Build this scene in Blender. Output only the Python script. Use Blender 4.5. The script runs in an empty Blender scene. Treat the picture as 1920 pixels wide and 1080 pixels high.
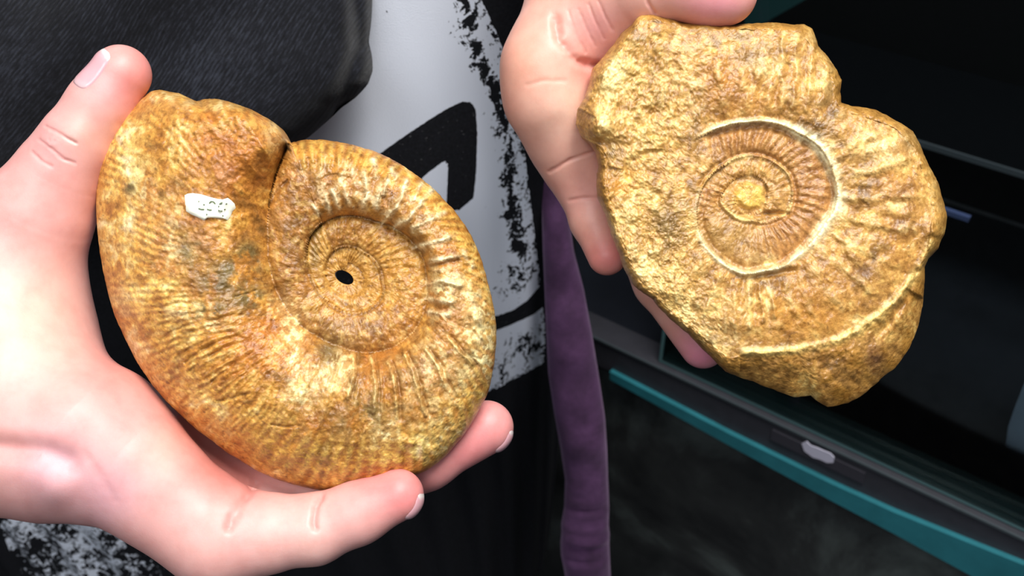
import bpy, bmesh, math
import numpy as np
from mathutils import Vector, Matrix

# ------------------------------------------------------------------ camera, world, lights, exposure
SC = bpy.context.scene
COL = SC.collection
FPX = 1844.0                                   # focal length in pixels of a 1920 wide frame
PITCH = math.radians(39.0)
CAM = np.array([0.0, 0.0, 1.50])
cF = np.array([0.0, math.cos(PITCH), -math.sin(PITCH)])
cU = np.array([0.0, math.sin(PITCH), math.cos(PITCH)])
cR = np.array([1.0, 0.0, 0.0])

cam_data = bpy.data.cameras.new('camera')
cam_data.sensor_width = 36.0
cam_data.lens = 36.0 * FPX / 1920.0
cam_data.clip_start = 0.01
cam_data.dof.use_dof = True
cam_data.dof.focus_distance = 0.372
cam_data.dof.aperture_fstop = 15.0
cam = bpy.data.objects.new('camera', cam_data)
COL.objects.link(cam)
cam.location = CAM
cam.rotation_euler = (math.radians(90) - PITCH, 0, 0)
SC.camera = cam

world = bpy.data.worlds.new('world')
world.use_nodes = True
SC.world = world
bg = world.node_tree.nodes['Background']
bg.inputs['Color'].default_value = (0.80, 0.88, 1.0, 1)
bg.inputs['Strength'].default_value = 0.26

def area(name, loc, target, sx, sy, power, color):
    l = bpy.data.lights.new(name, 'AREA')
    l.shape = 'RECTANGLE'; l.size = sx; l.size_y = sy
    l.energy = power; l.color = color
    o = bpy.data.objects.new(name, l); COL.objects.link(o)
    o.location = loc
    o.rotation_euler = (Vector(target) - Vector(loc)).to_track_quat('-Z', 'Y').to_euler()
    return o
area('ceiling_panel_light', (0.28, 0.12, 2.50), (0.0, 0.36, 1.2), 0.7, 0.5, 27.0, (1.0, 0.975, 0.945))
area('ceiling_panel_light', (-0.45, -0.75, 2.55), (-0.1, 0.40, 1.2), 0.9, 0.6, 13.0, (0.97, 0.98, 1.0))

SC.view_settings.view_transform = 'Standard'
SC.view_settings.look = 'None'
SC.view_settings.gamma = 1.0
SC.view_settings.use_curve_mapping = False
SC.view_settings.exposure = -0.06

# ------------------------------------------------------------------ helpers
def P(px, py, d):
    """pixel and depth along the view axis -> world point(s)"""
    px = np.asarray(px, float); py = np.asarray(py, float); d = np.asarray(d, float)
    return CAM + d[..., None] * (cF + ((px - 960) / FPX)[..., None] * cR + ((540 - py) / FPX)[..., None] * cU)

def project(pts):
    v = pts - CAM
    d = v @ cF
    return 960 + FPX * (v @ cR) / d, 540 - FPX * (v @ cU) / d, d

def lin(rgb):
    c = np.asarray(rgb, float) / 255.0
    return np.where(c <= 0.04045, c / 12.92, ((c + 0.055) / 1.055) ** 2.4)

def sstep(a, b, x):
    t = np.clip((x - a) / (b - a), 0, 1)
    return t * t * (3 - 2 * t)

_rng = np.random.RandomState(7)
_LAT = _rng.rand(64, 64, 64).astype(np.float32)
def vnoise(p):
    """smooth lattice noise in [-1, 1] at points p (..., 3)"""
    i = np.floor(p).astype(np.int64); f = p - i
    f = f * f * (3 - 2 * f)
    i0 = i & 63; i1 = (i + 1) & 63
    x0, y0, z0 = i0[..., 0], i0[..., 1], i0[..., 2]; x1, y1, z1 = i1[..., 0], i1[..., 1], i1[..., 2]
    fx, fy, fz = f[..., 0], f[..., 1], f[..., 2]
    a = _LAT[x0, y0, z0] * (1 - fx) + _LAT[x1, y0, z0] * fx
    b = _LAT[x0, y1, z0] * (1 - fx) + _LAT[x1, y1, z0] * fx
    c = _LAT[x0, y0, z1] * (1 - fx) + _LAT[x1, y0, z1] * fx
    e = _LAT[x0, y1, z1] * (1 - fx) + _LAT[x1, y1, z1] * fx
    return 2 * ((a * (1 - fy) + b * fy) * (1 - fz) + (c * (1 - fy) + e * fy) * fz) - 1
def fbm(p, octaves=4, gain=0.55):
    s = 0; a = 1; n = 0
    for k in range(octaves):
        s = s + a * vnoise(p * (2.03 ** k) + 11.3 * k); n += a; a *= gain
    return s / n
def n2(x, y, scale, seed=0, octaves=4, gain=0.55):
    x = np.asarray(x, float)
    return fbm(np.stack([x / scale + seed * 3.7, np.asarray(y, float) / scale + seed * 1.9, np.full_like(x, seed * 5.31 + 0.5)], -1), octaves, gain)

def mesh_object(name, verts, faces, mat=None, parent=None, smooth=True, colors=None, floats=None):
    me = bpy.data.meshes.new(name)
    verts = np.asarray(verts, np.float32).reshape(-1, 3)
    if isinstance(faces, np.ndarray):
        k = faces.shape[1]; nf = faces.shape[0]
        me.vertices.add(len(verts)); me.vertices.foreach_set('co', verts.ravel())
        me.loops.add(nf * k); me.loops.foreach_set('vertex_index', faces.astype(np.int32).ravel())
        me.polygons.add(nf); me.polygons.foreach_set('loop_start', np.arange(0, nf * k, k, dtype=np.int32))
        me.update(calc_edges=True)
    else:
        me.from_pydata([tuple(v) for v in verts], [], faces); me.update()
    me.validate()
    if smooth:
        me.polygons.foreach_set('use_smooth', np.ones(len(me.polygons), bool))
    if colors is not None:
        at = me.color_attributes.new('tint', 'FLOAT_COLOR', 'POINT')
        rgba = np.ones((len(verts), 4), np.float32); rgba[:, :3] = colors
        at.data.foreach_set('color', rgba.ravel())
    for k, v in (floats or {}).items():
        at = me.attributes.new(k, 'FLOAT', 'POINT'); at.data.foreach_set('value', np.asarray(v, np.float32).ravel())
    if mat: me.materials.append(mat)
    o = bpy.data.objects.new(name, me); COL.objects.link(o)
    if parent is not None:
        o.parent = parent
        o.matrix_parent_inverse = Matrix.Translation(-Vector(parent.location))
    return o

def thing(name, label, cat, loc, group=None):
    o = bpy.data.objects.new(name, None); COL.objects.link(o)
    o.location = loc; o.empty_display_size = 0.05
    o['label'] = label; o['category'] = cat
    if group: o['group'] = group
    return o

def grid_faces(nu, nv, wrap_u=False):
    """vertex index = u * nv + v"""
    u = np.arange(nu if wrap_u else nu - 1); v = np.arange(nv - 1)
    U, V = np.meshgrid(u, v, indexing='ij'); U2 = (U + 1) % nu
    return np.stack([U * nv + V, U2 * nv + V, U2 * nv + V + 1, U * nv + V + 1], -1).reshape(-1, 4)

def seg_dist(x, y, poly, closed=True):
    best = np.full(np.shape(x), 1e9)
    n = len(poly)
    for i in range(n if closed else n - 1):
        ax, ay = poly[i]; bx, by = poly[(i + 1) % n]
        dx, dy = bx - ax, by - ay
        t = np.clip(((x - ax) * dx + (y - ay) * dy) / (dx * dx + dy * dy + 1e-9), 0, 1)
        best = np.minimum(best, np.hypot(x - ax - t * dx, y - ay - t * dy))
    return best
def inside(x, y, poly):
    r = np.zeros(np.shape(x), bool); n = len(poly)
    for i in range(n):
        ax, ay = poly[i]; bx, by = poly[(i + 1) % n]
        c = (ay > y) != (by > y)
        r ^= c & (x < (bx - ax) * (y - ay) / ((by - ay) + 1e-12) + ax)
    return r
def sdist(x, y, poly):
    d = seg_dist(x, y, poly)
    return np.where(inside(x, y, poly), d, -d)

# ------------------------------------------------------------------ materials
def new_mat(name):
    m = bpy.data.materials.new(name); m.use_nodes = True
    nt = m.node_tree; b = nt.nodes['Principled BSDF']
    return m, nt, b
def node(nt, t, **kw):
    n = nt.nodes.new(t)
    for k, v in kw.items(): setattr(n, k, v)
    return n
def noise(nt, scale, detail=4, rough=0.55, coord=None, dist=0.0):
    n = node(nt, 'ShaderNodeTexNoise')
    n.inputs['Scale'].default_value = scale; n.inputs['Detail'].default_value = detail
    n.inputs['Roughness'].default_value = rough; n.inputs['Distortion'].default_value = dist
    if coord is None:
        coord = node(nt, 'ShaderNodeTexCoord').outputs['Object']
    nt.links.new(coord, n.inputs['Vector'])
    return n.outputs['Fac']
def ramp(nt, fac, stops):
    r = node(nt, 'ShaderNodeValToRGB')
    el = r.color_ramp.elements
    while len(el) < len(stops): el.new(0.5)
    for e, (p, c) in zip(el, stops):
        e.position = p; e.color = (*c, 1) if len(c) == 3 else c
    nt.links.new(fac, r.inputs['Fac'])
    return r.outputs['Color']
def mixc(nt, fac, a, b, blend='MIX'):
    m = node(nt, 'ShaderNodeMix', data_type='RGBA', blend_type=blend)
    for s, v in ((m.inputs[0], fac), (m.inputs[6], a), (m.inputs[7], b)):
        if hasattr(v, 'links'): nt.links.new(v, s)
        elif isinstance(v, (int, float)): s.default_value = v
        else: s.default_value = (*v, 1)
    return m.outputs[2]
def math_(nt, op, a, b=0.0):
    m = node(nt, 'ShaderNodeMath', operation=op)
    for s, v in ((m.inputs[0], a), (m.inputs[1], b)):
        if hasattr(v, 'links'): nt.links.new(v, s)
        else: s.default_value = v
    return m.outputs[0]
def attr(nt, name, out='Fac'):
    a = node(nt, 'ShaderNodeAttribute'); a.attribute_name = name
    return a.outputs[out]
def bump(nt, b, height, strength, dist):
    n = node(nt, 'ShaderNodeBump'); n.inputs['Strength'].default_value = strength
    n.inputs['Distance'].default_value = dist
    nt.links.new(height, n.inputs['Height']); nt.links.new(n.outputs['Normal'], b.inputs['Normal'])

def rock_mat(name):
    m, nt, b = new_mat(name)
    c = attr(nt, 'tint', 'Color')
    f = noise(nt, 900, 5, 0.65)
    g = ramp(nt, f, [(0.30, (0.84, 0.80, 0.74)), (0.52, (1, 1, 1)), (0.72, (1.12, 1.11, 1.08))])
    g2 = ramp(nt, noise(nt, 330, 6, 0.72, None, 0.5), [(0.40, (0.74, 0.67, 0.56)), (0.5, (1, 1, 1)), (0.62, (1.22, 1.22, 1.18))])
    nt.links.new(mixc(nt, 1.0, mixc(nt, 1.0, c, g, 'MULTIPLY'), g2, 'MULTIPLY'), b.inputs['Base Color'])
    b.inputs['Roughness'].default_value = 0.32
    b.inputs['Specular IOR Level'].default_value = 0.6
    bump(nt, b, noise(nt, 620, 5, 0.62), 0.5, 0.0008)
    return m

def skin_mat():
    m, nt, b = new_mat('skin')
    c = attr(nt, 'tint', 'Color')
    f = noise(nt, 120, 4, 0.6)
    g = ramp(nt, f, [(0.3, (0.95, 0.88, 0.87)), (0.6, (1.03, 1.03, 1.03))])
    nt.links.new(mixc(nt, 1.0, c, g, 'MULTIPLY'), b.inputs['Base Color'])
    b.inputs['Roughness'].default_value = 0.46
    b.inputs['Subsurface Weight'].default_value = 0.22
    b.inputs['Subsurface Radius'].default_value = (1.0, 0.35, 0.2)
    b.inputs['Subsurface Scale'].default_value = 0.004
    bump(nt, b, noise(nt, 1500, 3, 0.6), 0.12, 0.0004)
    return m
SKIN = skin_mat()
def nail_mat():
    m, nt, b = new_mat('nail')
    nt.links.new(attr(nt, 'tint', 'Color'), b.inputs['Base Color'])
    b.inputs['Roughness'].default_value = 0.22
    b.inputs['Subsurface Weight'].default_value = 0.1
    b.inputs['Subsurface Scale'].default_value = 0.002
    return m
NAIL = nail_mat()

def plain(name, rgb, rough=0.6, spec=0.4, nscale=0, namp=0.3, metallic=0.0):
    m, nt, b = new_mat(name)
    col = lin(rgb)
    if nscale:
        f = noise(nt, nscale, 5, 0.6)
        nt.links.new(ramp(nt, f, [(0.3, tuple(col * (1 - namp))), (0.7, tuple(col * (1 + namp)))]), b.inputs['Base Color'])
    else:
        b.inputs['Base Color'].default_value = (*col, 1)
    b.inputs['Roughness'].default_value = rough
    b.inputs['Specular IOR Level'].default_value = spec
    b.inputs['Metallic'].default_value = metallic
    return m

def shirt_mat():
    m, nt, b = new_mat('printed_jersey')
    tc = node(nt, 'ShaderNodeTexCoord').outputs['Object']
    mp = node(nt, 'ShaderNodeMapping'); mp.inputs['Scale'].default_value = (1.0, 1.0, 0.8)
    nt.links.new(tc, mp.inputs['Vector'])
    crack = noise(nt, 120, 7, 0.68, mp.outputs['Vector'], 0.9)
    spots = noise(nt, 420, 4, 0.6, tc)
    er = attr(nt, 'erosion')
    lvl = math_(nt, 'ADD', math_(nt, 'MULTIPLY', crack, 0.65), math_(nt, 'MULTIPLY', spots, 0.35))
    keep = math_(nt, 'GREATER_THAN', lvl, er)
    edge = math_(nt, 'GREATER_THAN', math_(nt, 'ADD', attr(nt, 'print_field'), math_(nt, 'MULTIPLY', math_(nt, 'SUBTRACT', spots, 0.5), 6.0)), 0.0)
    logo = math_(nt, 'LESS_THAN', math_(nt, 'ADD', attr(nt, 'logo_field'), math_(nt, 'MULTIPLY', math_(nt, 'SUBTRACT', spots, 0.5), 3.0)), 0.0)
    white = math_(nt, 'MULTIPLY', math_(nt, 'MULTIPLY', keep, edge), logo)
    flecks = math_(nt, 'MULTIPLY', math_(nt, 'GREATER_THAN', spots, 0.665), math_(nt, 'GREATER_THAN', attr(nt, 'logo_field'), 0.0))
    ink = tuple(lin((232, 238, 250)))
    blk = ramp(nt, noise(nt, 700, 3, 0.6, tc), [(0.3, tuple(lin((17, 18, 21)))), (0.7, tuple(lin((30, 31, 36))))])
    blk2 = mixc(nt, math_(nt, 'MULTIPLY', flecks, 0.8), blk, tuple(lin((90, 90, 92))))
    nt.links.new(mixc(nt, white, blk2, ink), b.inputs['Base Color'])
    b.inputs['Roughness'].default_value = 0.8
    b.inputs['Specular IOR Level'].default_value = 0.2
    bump(nt, b, noise(nt, 1500, 2, 0.5, tc), 0.25, 0.0005)
    return m

def knit_mat():
    m, nt, b = new_mat('black_knit')
    u = attr(nt, 'knit_u'); v = attr(nt, 'knit_v')
    wob = math_(nt, 'MULTIPLY', noise(nt, 60, 3, 0.6), 5.0)
    cb = node(nt, 'ShaderNodeCombineXYZ'); nt.links.new(u, cb.inputs[0]); nt.links.new(math_(nt, 'MULTIPLY', v, 0.34), cb.inputs[1])
    streak = noise(nt, 1.15, 4, 0.7, cb.outputs[0])
    s = math_(nt, 'SINE', math_(nt, 'ADD', math_(nt, 'MULTIPLY', u, 6.2832), wob))
    h = math_(nt, 'ADD', math_(nt, 'MULTIPLY', s, 0.07), streak)
    h = math_(nt, 'ADD', h, math_(nt, 'MULTIPLY', math_(nt, 'SUBTRACT', noise(nt, 13, 4, 0.6), 0.5), 0.55))
    c = ramp(nt, h, [(0.2, tuple(lin((6, 7, 9)))), (0.5, tuple(lin((20, 21, 26)))), (0.85, tuple(lin((46, 49, 58))))])
    nt.links.new(c, b.inputs['Base Color'])
    b.inputs['Roughness'].default_value = 0.9
    b.inputs['Specular IOR Level'].default_value = 0.1
    b.inputs['Sheen Weight'].default_value = 0.15
    bump(nt, b, h, 0.5, 0.0012)
    return m

def velour_mat():
    m, nt, b = new_mat('purple_velour')
    f = noise(nt, 60, 5, 0.65)
    c = ramp(nt, f, [(0.25, tuple(lin((62, 36, 64)))), (0.55, tuple(lin((88, 54, 92)))), (0.8, tuple(lin((110, 72, 114))))])
    nt.links.new(c, b.inputs['Base Color'])
    b.inputs['Roughness'].default_value = 0.85
    b.inputs['Sheen Weight'].default_value = 0.5
    b.inputs['Sheen Roughness'].default_value = 0.4
    b.inputs['Sheen Tint'].default_value = (0.7, 0.5, 0.75, 1)
    bump(nt, b, noise(nt, 900, 3, 0.6), 0.3, 0.0006)
    return m

def glass_mat(name, tint, gloss_rough=0.02, op=0.08):
    m, nt, b = new_mat(name)
    nt.nodes.remove(b)
    out = nt.nodes['Material Output']
    tr = node(nt, 'ShaderNodeBsdfTransparent'); tr.inputs['Color'].default_value = (*tint, 1)
    gl = node(nt, 'ShaderNodeBsdfGlossy'); gl.inputs['Roughness'].default_value = gloss_rough
    fr = node(nt, 'ShaderNodeFresnel'); fr.inputs['IOR'].default_value = 1.5
    mx = node(nt, 'ShaderNodeMixShader')
    nt.links.new(fr.outputs[0], mx.inputs[0]); nt.links.new(tr.outputs[0], mx.inputs[1]); nt.links.new(gl.outputs[0], mx.inputs[2])
    nt.links.new(mx.outputs[0], out.inputs['Surface'])
    return m

# ------------------------------------------------------------------ the setting: floor, wall
def box(name, corners8, mat, parent=None):
    f = [(0, 1, 2, 3), (7, 6, 5, 4), (0, 4, 5, 1), (1, 5, 6, 2), (2, 6, 7, 3), (3, 7, 4, 0)]
    o = mesh_object(name, corners8, f, mat, parent, smooth=False)
    bm = bmesh.new(); bm.from_mesh(o.data); bmesh.ops.recalc_face_normals(bm, faces=bm.faces)
    bm.to_mesh(o.data); bm.free()
    return o
def aabox(name, x0, x1, y0, y1, z0, z1, mat, parent=None):
    return box(name, [(x0, y0, z0), (x1, y0, z0), (x1, y1, z0), (x0, y1, z0), (x0, y0, z1), (x1, y0, z1), (x1, y1, z1), (x0, y1, z1)], mat, parent)
fl = aabox('floor', -6.0, 6.0, -6.0, 3.2, -0.1, 0.0, plain('carpet', (44, 44, 46), 0.9, 0.2, 40, 0.35)); fl['kind'] = 'structure'
wl = aabox('wall_back', -6.0, 6.0, 3.2, 3.3, 0.0, 2.8, plain('wall_paint', (70, 72, 76), 0.8, 0.3)); wl['kind'] = 'structure'

# ------------------------------------------------------------------ display case (front runs away to the left)
e1 = -(-1.745 * cR + 0.81 * cU + 1.0 * cF); e1[2] = 0; e1 /= np.linalg.norm(e1)
e3 = np.array([0, 0, 1.0])
nn = np.array([e1[1], -e1[0], 0.0])
if nn @ cF > 0: nn = -nn
O0 = P(1140, 700, 0.92)
def on_plane(px, py, c=0.0):
    """where the ray of a pixel meets the case-front plane moved c towards the viewer -> (a, b)"""
    ray = cF + (px - 960) / FPX * cR + (540 - py) / FPX * cU
    t = ((O0 + c * nn - CAM) @ nn) / (ray @ nn)
    q = CAM + t * ray - O0
    return q @ e1, q[2]
def CP(a, b, c): return O0 + a * e1 + b * e3 + c * nn
def cbox(name, a0, a1, b0, b1, c0, c1, mat, parent):
    return box(name, [CP(a0, b0, c0), CP(a1, b0, c0), CP(a1, b1, c0), CP(a0, b1, c0), CP(a0, b0, c1), CP(a1, b0, c1), CP(a1, b1, c1), CP(a0, b1, c1)], mat, parent)
def cprism(name, ab, c0, c1, mat, parent):
    n = len(ab)
    v = [CP(a, b, c0) for a, b in ab] + [CP(a, b, c1) for a, b in ab]
    f = [tuple(range(n)), tuple(range(2 * n - 1, n - 1, -1))] + [(i, (i + 1) % n, n + (i + 1) % n, n + i) for i in range(n)]
    o = mesh_object(name, v, f, mat, parent, smooth=False)
    bm = bmesh.new(); bm.from_mesh(o.data); bmesh.ops.recalc_face_normals(bm, faces=bm.faces); bm.to_mesh(o.data); bm.free()
    return o

M_BLACK = plain('case_black', (5, 5, 6), 0.7, 0.1)
M_RAIL = plain('rail_metal', (52, 52, 58), 0.45, 0.4, 90, 0.12)
M_TEAL = plain('glass_edge_teal', (44, 112, 122), 0.25, 0.5, 30, 0.15)
M_TEAL2 = plain('glass_edge_grey_green', (76, 108, 110), 0.3, 0.5)
M_PANE = glass_mat('case_glass', (0.86, 0.93, 0.92))
M_LABEL = plain('label_white', (190, 188, 205), 0.5, 0.4)
def panel_mat():
    m, nt, b = new_mat('mottled_panel')
    f = noise(nt, 5, 6, 0.62, None, 0.4)
    c = ramp(nt, f, [(0.36, tuple(lin((26, 27, 29)))), (0.5, tuple(lin((50, 52, 52)))), (0.66, tuple(lin((92, 100, 98))))])
    nt.links.new(c, b.inputs['Base Color'])
    b.inputs['Roughness'].default_value = 0.35
    b.inputs['Specular IOR Level'].default_value = 0.3
    return m
M_PANEL = panel_mat()
case = thing('display_case', 'dark glass display case with teal glass edge and grey rail behind the held fossils', 'display case', tuple(O0 * [1, 1, 0]))
A0, A1 = -0.55, 1.8
zc = O0[2]
b_glass = on_plane(1228, 690)[1]
b_glass = 0.5 * (b_glass + on_plane(1900, 992)[1])
b_teal = 0.0
a_left, _ = on_plane(1228, 690)
# lower body down to the floor
cbox('plinth', A0, A1, -zc, -0.012, -0.42, -0.03, M_BLACK, case)
cbox('front_panel', A0, A1, -zc + 0.06, -0.0115, -0.0299, -0.012, M_PANEL, case)
# thick glass shelf whose polished edge shows teal; the strip widens to the right as in the photograph
tl = [on_plane(*p_, .004) for p_ in ((1143, 697), (1368, 814), (1560, 908), (1674, 960), (1821, 1020), (1920, 1060))]
lo = [on_plane(*p_, .004) for p_ in ((1144, 712), (1368, 836), (1560, 940), (1674, 1000), (1821, 1080), (1920, 1136))]
cprism('glass_shelf_edge', lo + tl[::-1], -0.011, 0.004, M_TEAL, case)
# metal rail
cbox('rail', A0, A1, 0.0025, b_glass - 0.001, -0.028, -0.001, M_RAIL, case)
cbox('rail_lip', A0, A1, b_glass - 0.003, b_glass - 0.0008, -0.001, 0.0008, plain('rail_lip_metal', (62, 70, 74), 0.4, 0.4), case)
# interior
cbox('back_panel', A0, A1, b_glass, 0.75, -0.44, -0.42, M_BLACK, case)
cbox('interior_floor', A0, A1, b_glass - 0.02, b_glass - 0.0045, -0.42, -0.0285, plain('case_floor', (24, 27, 34), 0.35, 0.4, 8, 0.4), case)
# sliding glass pane with its polished edges
pane = cbox('glass_pane', a_left + 0.003, A1, b_glass + 0.003, 0.62, -0.012, -0.006, M_PANE, case)
cbox('pane_edge', a_left, a_left + 0.003, b_glass, 0.62, -0.012, -0.006, M_TEAL2, case)
cbox('pane_edge', a_left + 0.003, A1, b_glass, b_glass + 0.003, -0.012, -0.006, M_TEAL2, case)
# inner glass shelf lines
aL, bL = on_plane(1744, 268, -0.25); aR, bR = on_plane(1920, 322, -0.25)
cbox('inner_shelf', aL - 0.25, A1, (bL + bR) / 2 - 0.004, (bL + bR) / 2, -0.41, -0.25, plain('inner_shelf_glass', (8, 9, 12), 0.3, 0.15), case)
cbox('inner_shelf_edge', aL - 0.25, A1, (bL + bR) / 2 - 0.005, (bL + bR) / 2, -0.2499, -0.247, plain('shelf_edge_grey', (70, 74, 80), 0.4, 0.4), case)
# small blue bar added to imitate a reflection in the glass
aC, bC = on_plane(1790, 404, -0.2)
cbox('reflection_streak', aC - 0.012, aC + 0.012, bC - 0.0022, bC + 0.0022, -0.205, -0.2, plain('reflection_blue', (86, 96, 140), 0.3, 0.5), case)
# low upright glass divider behind the pane, its two edges showing left of the right fossil
aD, bD = on_plane(1238, 606, -0.03)
cbox('divider_edge', aD - 0.002, aD + 0.11, bD - 0.002, bD + 0.002, -0.034, -0.03, M_TEAL2, case)
# teal shelf corner at the top, beside the thumb
v0 = [on_plane(1400, 62, -0.3), on_plane(1516, -4, -0.3), on_plane(1600, -60, -0.3), on_plane(1380, -60, -0.3)]
cprism('upper_shelf', v0, -0.31, -0.3, plain('upper_shelf_teal', (30, 58, 60), 0.35, 0.4), case)
# label holder and white label on the rail
h = [on_plane(1448, 806, .001), on_plane(1622, 888, .001), on_plane(1618, 908, .001), on_plane(1444, 824, .001)]
cprism('label_holder', h, -0.0005, 0.001, plain('holder_clear', (56, 55, 62), 0.35, 0.5), case)
lab = [(1503, 832), (1512, 828), (1520, 836), (1532, 840), (1545, 846), (1556, 850), (1564, 858), (1562, 868), (1550, 868), (1538, 862), (1524, 858), (1508, 846)]
cprism('price_label', [on_plane(x, y, .002) for x, y in lab], 0.001, 0.002, M_LABEL, case)['label'] = 'small torn white label stuck on the rail'
# pale blue-grey block at the right, added in place of a reflection in the glass
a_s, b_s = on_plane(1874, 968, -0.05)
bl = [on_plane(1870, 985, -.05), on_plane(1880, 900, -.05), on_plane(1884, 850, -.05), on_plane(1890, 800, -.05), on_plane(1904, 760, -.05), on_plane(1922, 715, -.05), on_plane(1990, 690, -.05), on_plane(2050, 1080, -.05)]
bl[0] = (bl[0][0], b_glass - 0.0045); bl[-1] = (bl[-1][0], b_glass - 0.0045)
refl_block = cprism('reflection_block', bl, -0.12, -0.05, plain('pale_reflection', (205, 214, 240), 0.7, 0.2, 25, 0.15), None)
refl_block['label'] = 'pale blue-grey block added in place of a reflection in the case glass'; refl_block['category'] = 'reflection block'

# ------------------------------------------------------------------ implicit bodies -> smooth meshes
def smin(a, b, k):
    h = np.clip(0.5 + 0.5 * (b - a) / k, 0, 1)
    return b + (a - b) * h - k * h * (1 - h)
def cone_d(p, a, b, ra, rb):
    ab = (b - a).astype(p.dtype); pa = p - a.astype(p.dtype)
    t = np.clip((pa @ ab) / float(ab @ ab), 0, 1)
    q = pa - t[..., None] * ab
    return np.sqrt((q * q).sum(-1)) - (ra + t * (rb - ra)).astype(p.dtype)
class Hand:
    """chains of (px, py, depth, radius in px); fingers blend into the palm but not into one another"""
    def __init__(self, palm, fingers, k_palm=0.014, k_in=0.004, k_join=0.010):
        cv = lambda ch: [(P(x, y, d), r * d / FPX) for x, y, d, r in ch]
        self.palm = [cv(c) for c in palm]; self.fingers = [cv(c) for c in fingers]
        self.kp, self.ki, self.kj = k_palm, k_in, k_join
    def chain(self, p, ch, k):
        d = None
        for (a, ra), (b, rb) in zip(ch[:-1], ch[1:]):
            e = cone_d(p, a, b, ra, rb)
            d = e if d is None else smin(d, e, k)
        return d
    def __call__(self, p):
        base = None
        for c in self.palm:
            e = self.chain(p, c, self.kp)
            base = e if base is None else smin(base, e, self.kp)
        out = base
        for c in self.fingers:
            out = np.minimum(out, smin(base, self.chain(p, c, self.ki), self.kj))
        return out
    def bounds(self):
        pts = [(c, r) for ch in self.palm + self.fingers for c, r in ch]
        lo = np.min([c - r for c, r in pts], 0) - 0.008; hi = np.max([c + r for c, r in pts], 0) + 0.008
        return lo, hi
    def normal(self, p, e=4e-4):
        g = np.stack([self(p + e * np.eye(3)[i]) - self(p - e * np.eye(3)[i]) for i in range(3)], -1)
        return g / (np.linalg.norm(g, axis=-1, keepdims=True) + 1e-12)

def surface_nets(fn, lo, hi, h):
    n = np.ceil((hi - lo) / h).astype(int) + 1
    ax = [lo[i] + h * np.arange(n[i]) for i in range(3)]
    val = np.empty(n, np.float32)
    for i in range(n[0]):
        Y, Z = np.meshgrid(ax[1], ax[2], indexing='ij')
        val[i] = fn(np.stack([np.full_like(Y, ax[0][i]), Y, Z], -1).astype(np.float32))
    s = val < 0
    c = np.stack([s[i:n[0] - 1 + i, j:n[1] - 1 + j, k:n[2] - 1 + k] for i in (0, 1) for j in (0, 1) for k in (0, 1)], 0)
    cnt = c.sum(0); act = (cnt > 0) & (cnt < 8)
    idx = -np.ones(act.shape, np.int64); ijk = np.argwhere(act); idx[act] = np.arange(len(ijk))
    acc = np.zeros((len(ijk), 3)); w = np.zeros(len(ijk))
    I, J, K = ijk.T
    corners = [(i, j, k) for i in (0, 1) for j in (0, 1) for k in (0, 1)]
    for a in corners:
        for b in corners:
            if sum(abs(np.subtract(a, b))) == 1 and a < b:
                va = val[I + a[0], J + a[1], K + a[2]]; vb = val[I + b[0], J + b[1], K + b[2]]
                m = (va < 0) != (vb < 0)
                t = np.where(m, va / np.where(va == vb, 1, va - vb), 0)
                acc += np.where(m[:, None], np.array(a) + t[:, None] * (np.array(b) - np.array(a)), 0); w += m
    verts = lo + h * (ijk + acc / w[:, None])
    faces = []
    for axis in range(3):
        u, v = [(1, 2), (2, 0), (0, 1)][axis]
        d = np.zeros(3, int); d[axis] = 1
        sl0 = [slice(1, n[i] - 1) for i in range(3)]
        sl0[axis] = slice(0, n[axis] - 1)
        sl1 = list(sl0); sl1[axis] = slice(1, n[axis])
        A = s[tuple(sl0)]; B = s[tuple(sl1)]
        off = np.array([0 if i == axis else 1 for i in range(3)])
        for flip, M in ((False, A & ~B), (True, ~A & B)):
            e = np.argwhere(M) + off
            if not len(e): continue
            du = np.zeros(3, int); du[u] = 1; dv = np.zeros(3, int); dv[v] = 1
            q = [e - du - dv, e - dv, e, e - du]
            f = np.stack([idx[x[:, 0], x[:, 1], x[:, 2]] for x in q], -1)
            faces.append(f[:, ::-1] if flip else f)
    return verts, np.concatenate(faces)

def subdivide(verts, faces):
    """split each quad in four"""
    e = np.concatenate([faces[:, [0, 1]], faces[:, [1, 2]], faces[:, [2, 3]], faces[:, [3, 0]]])
    key = np.sort(e, 1)
    uq, inv = np.unique(key, axis=0, return_inverse=True)
    inv = inv.reshape(-1)
    n = len(verts); nf = len(faces)
    mid = 0.5 * (verts[uq[:, 0]] + verts[uq[:, 1]]); cen = verts[faces].mean(1)
    m = [n + inv[i * nf:(i + 1) * nf] for i in range(4)]; c = n + len(uq) + np.arange(nf)
    f = np.concatenate([np.stack([faces[:, 0], m[0], c, m[3]], 1), np.stack([m[0], faces[:, 1], m[1], c], 1),
                        np.stack([c, m[1], faces[:, 2], m[2]], 1), np.stack([m[3], c, m[2], faces[:, 3]], 1)])
    return np.concatenate([verts, mid, cen]), f

def snap(fn, v, steps=2):
    for _ in range(steps):
        g = fn.normal(v); v = v - fn(v)[:, None] * g
    return v

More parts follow.
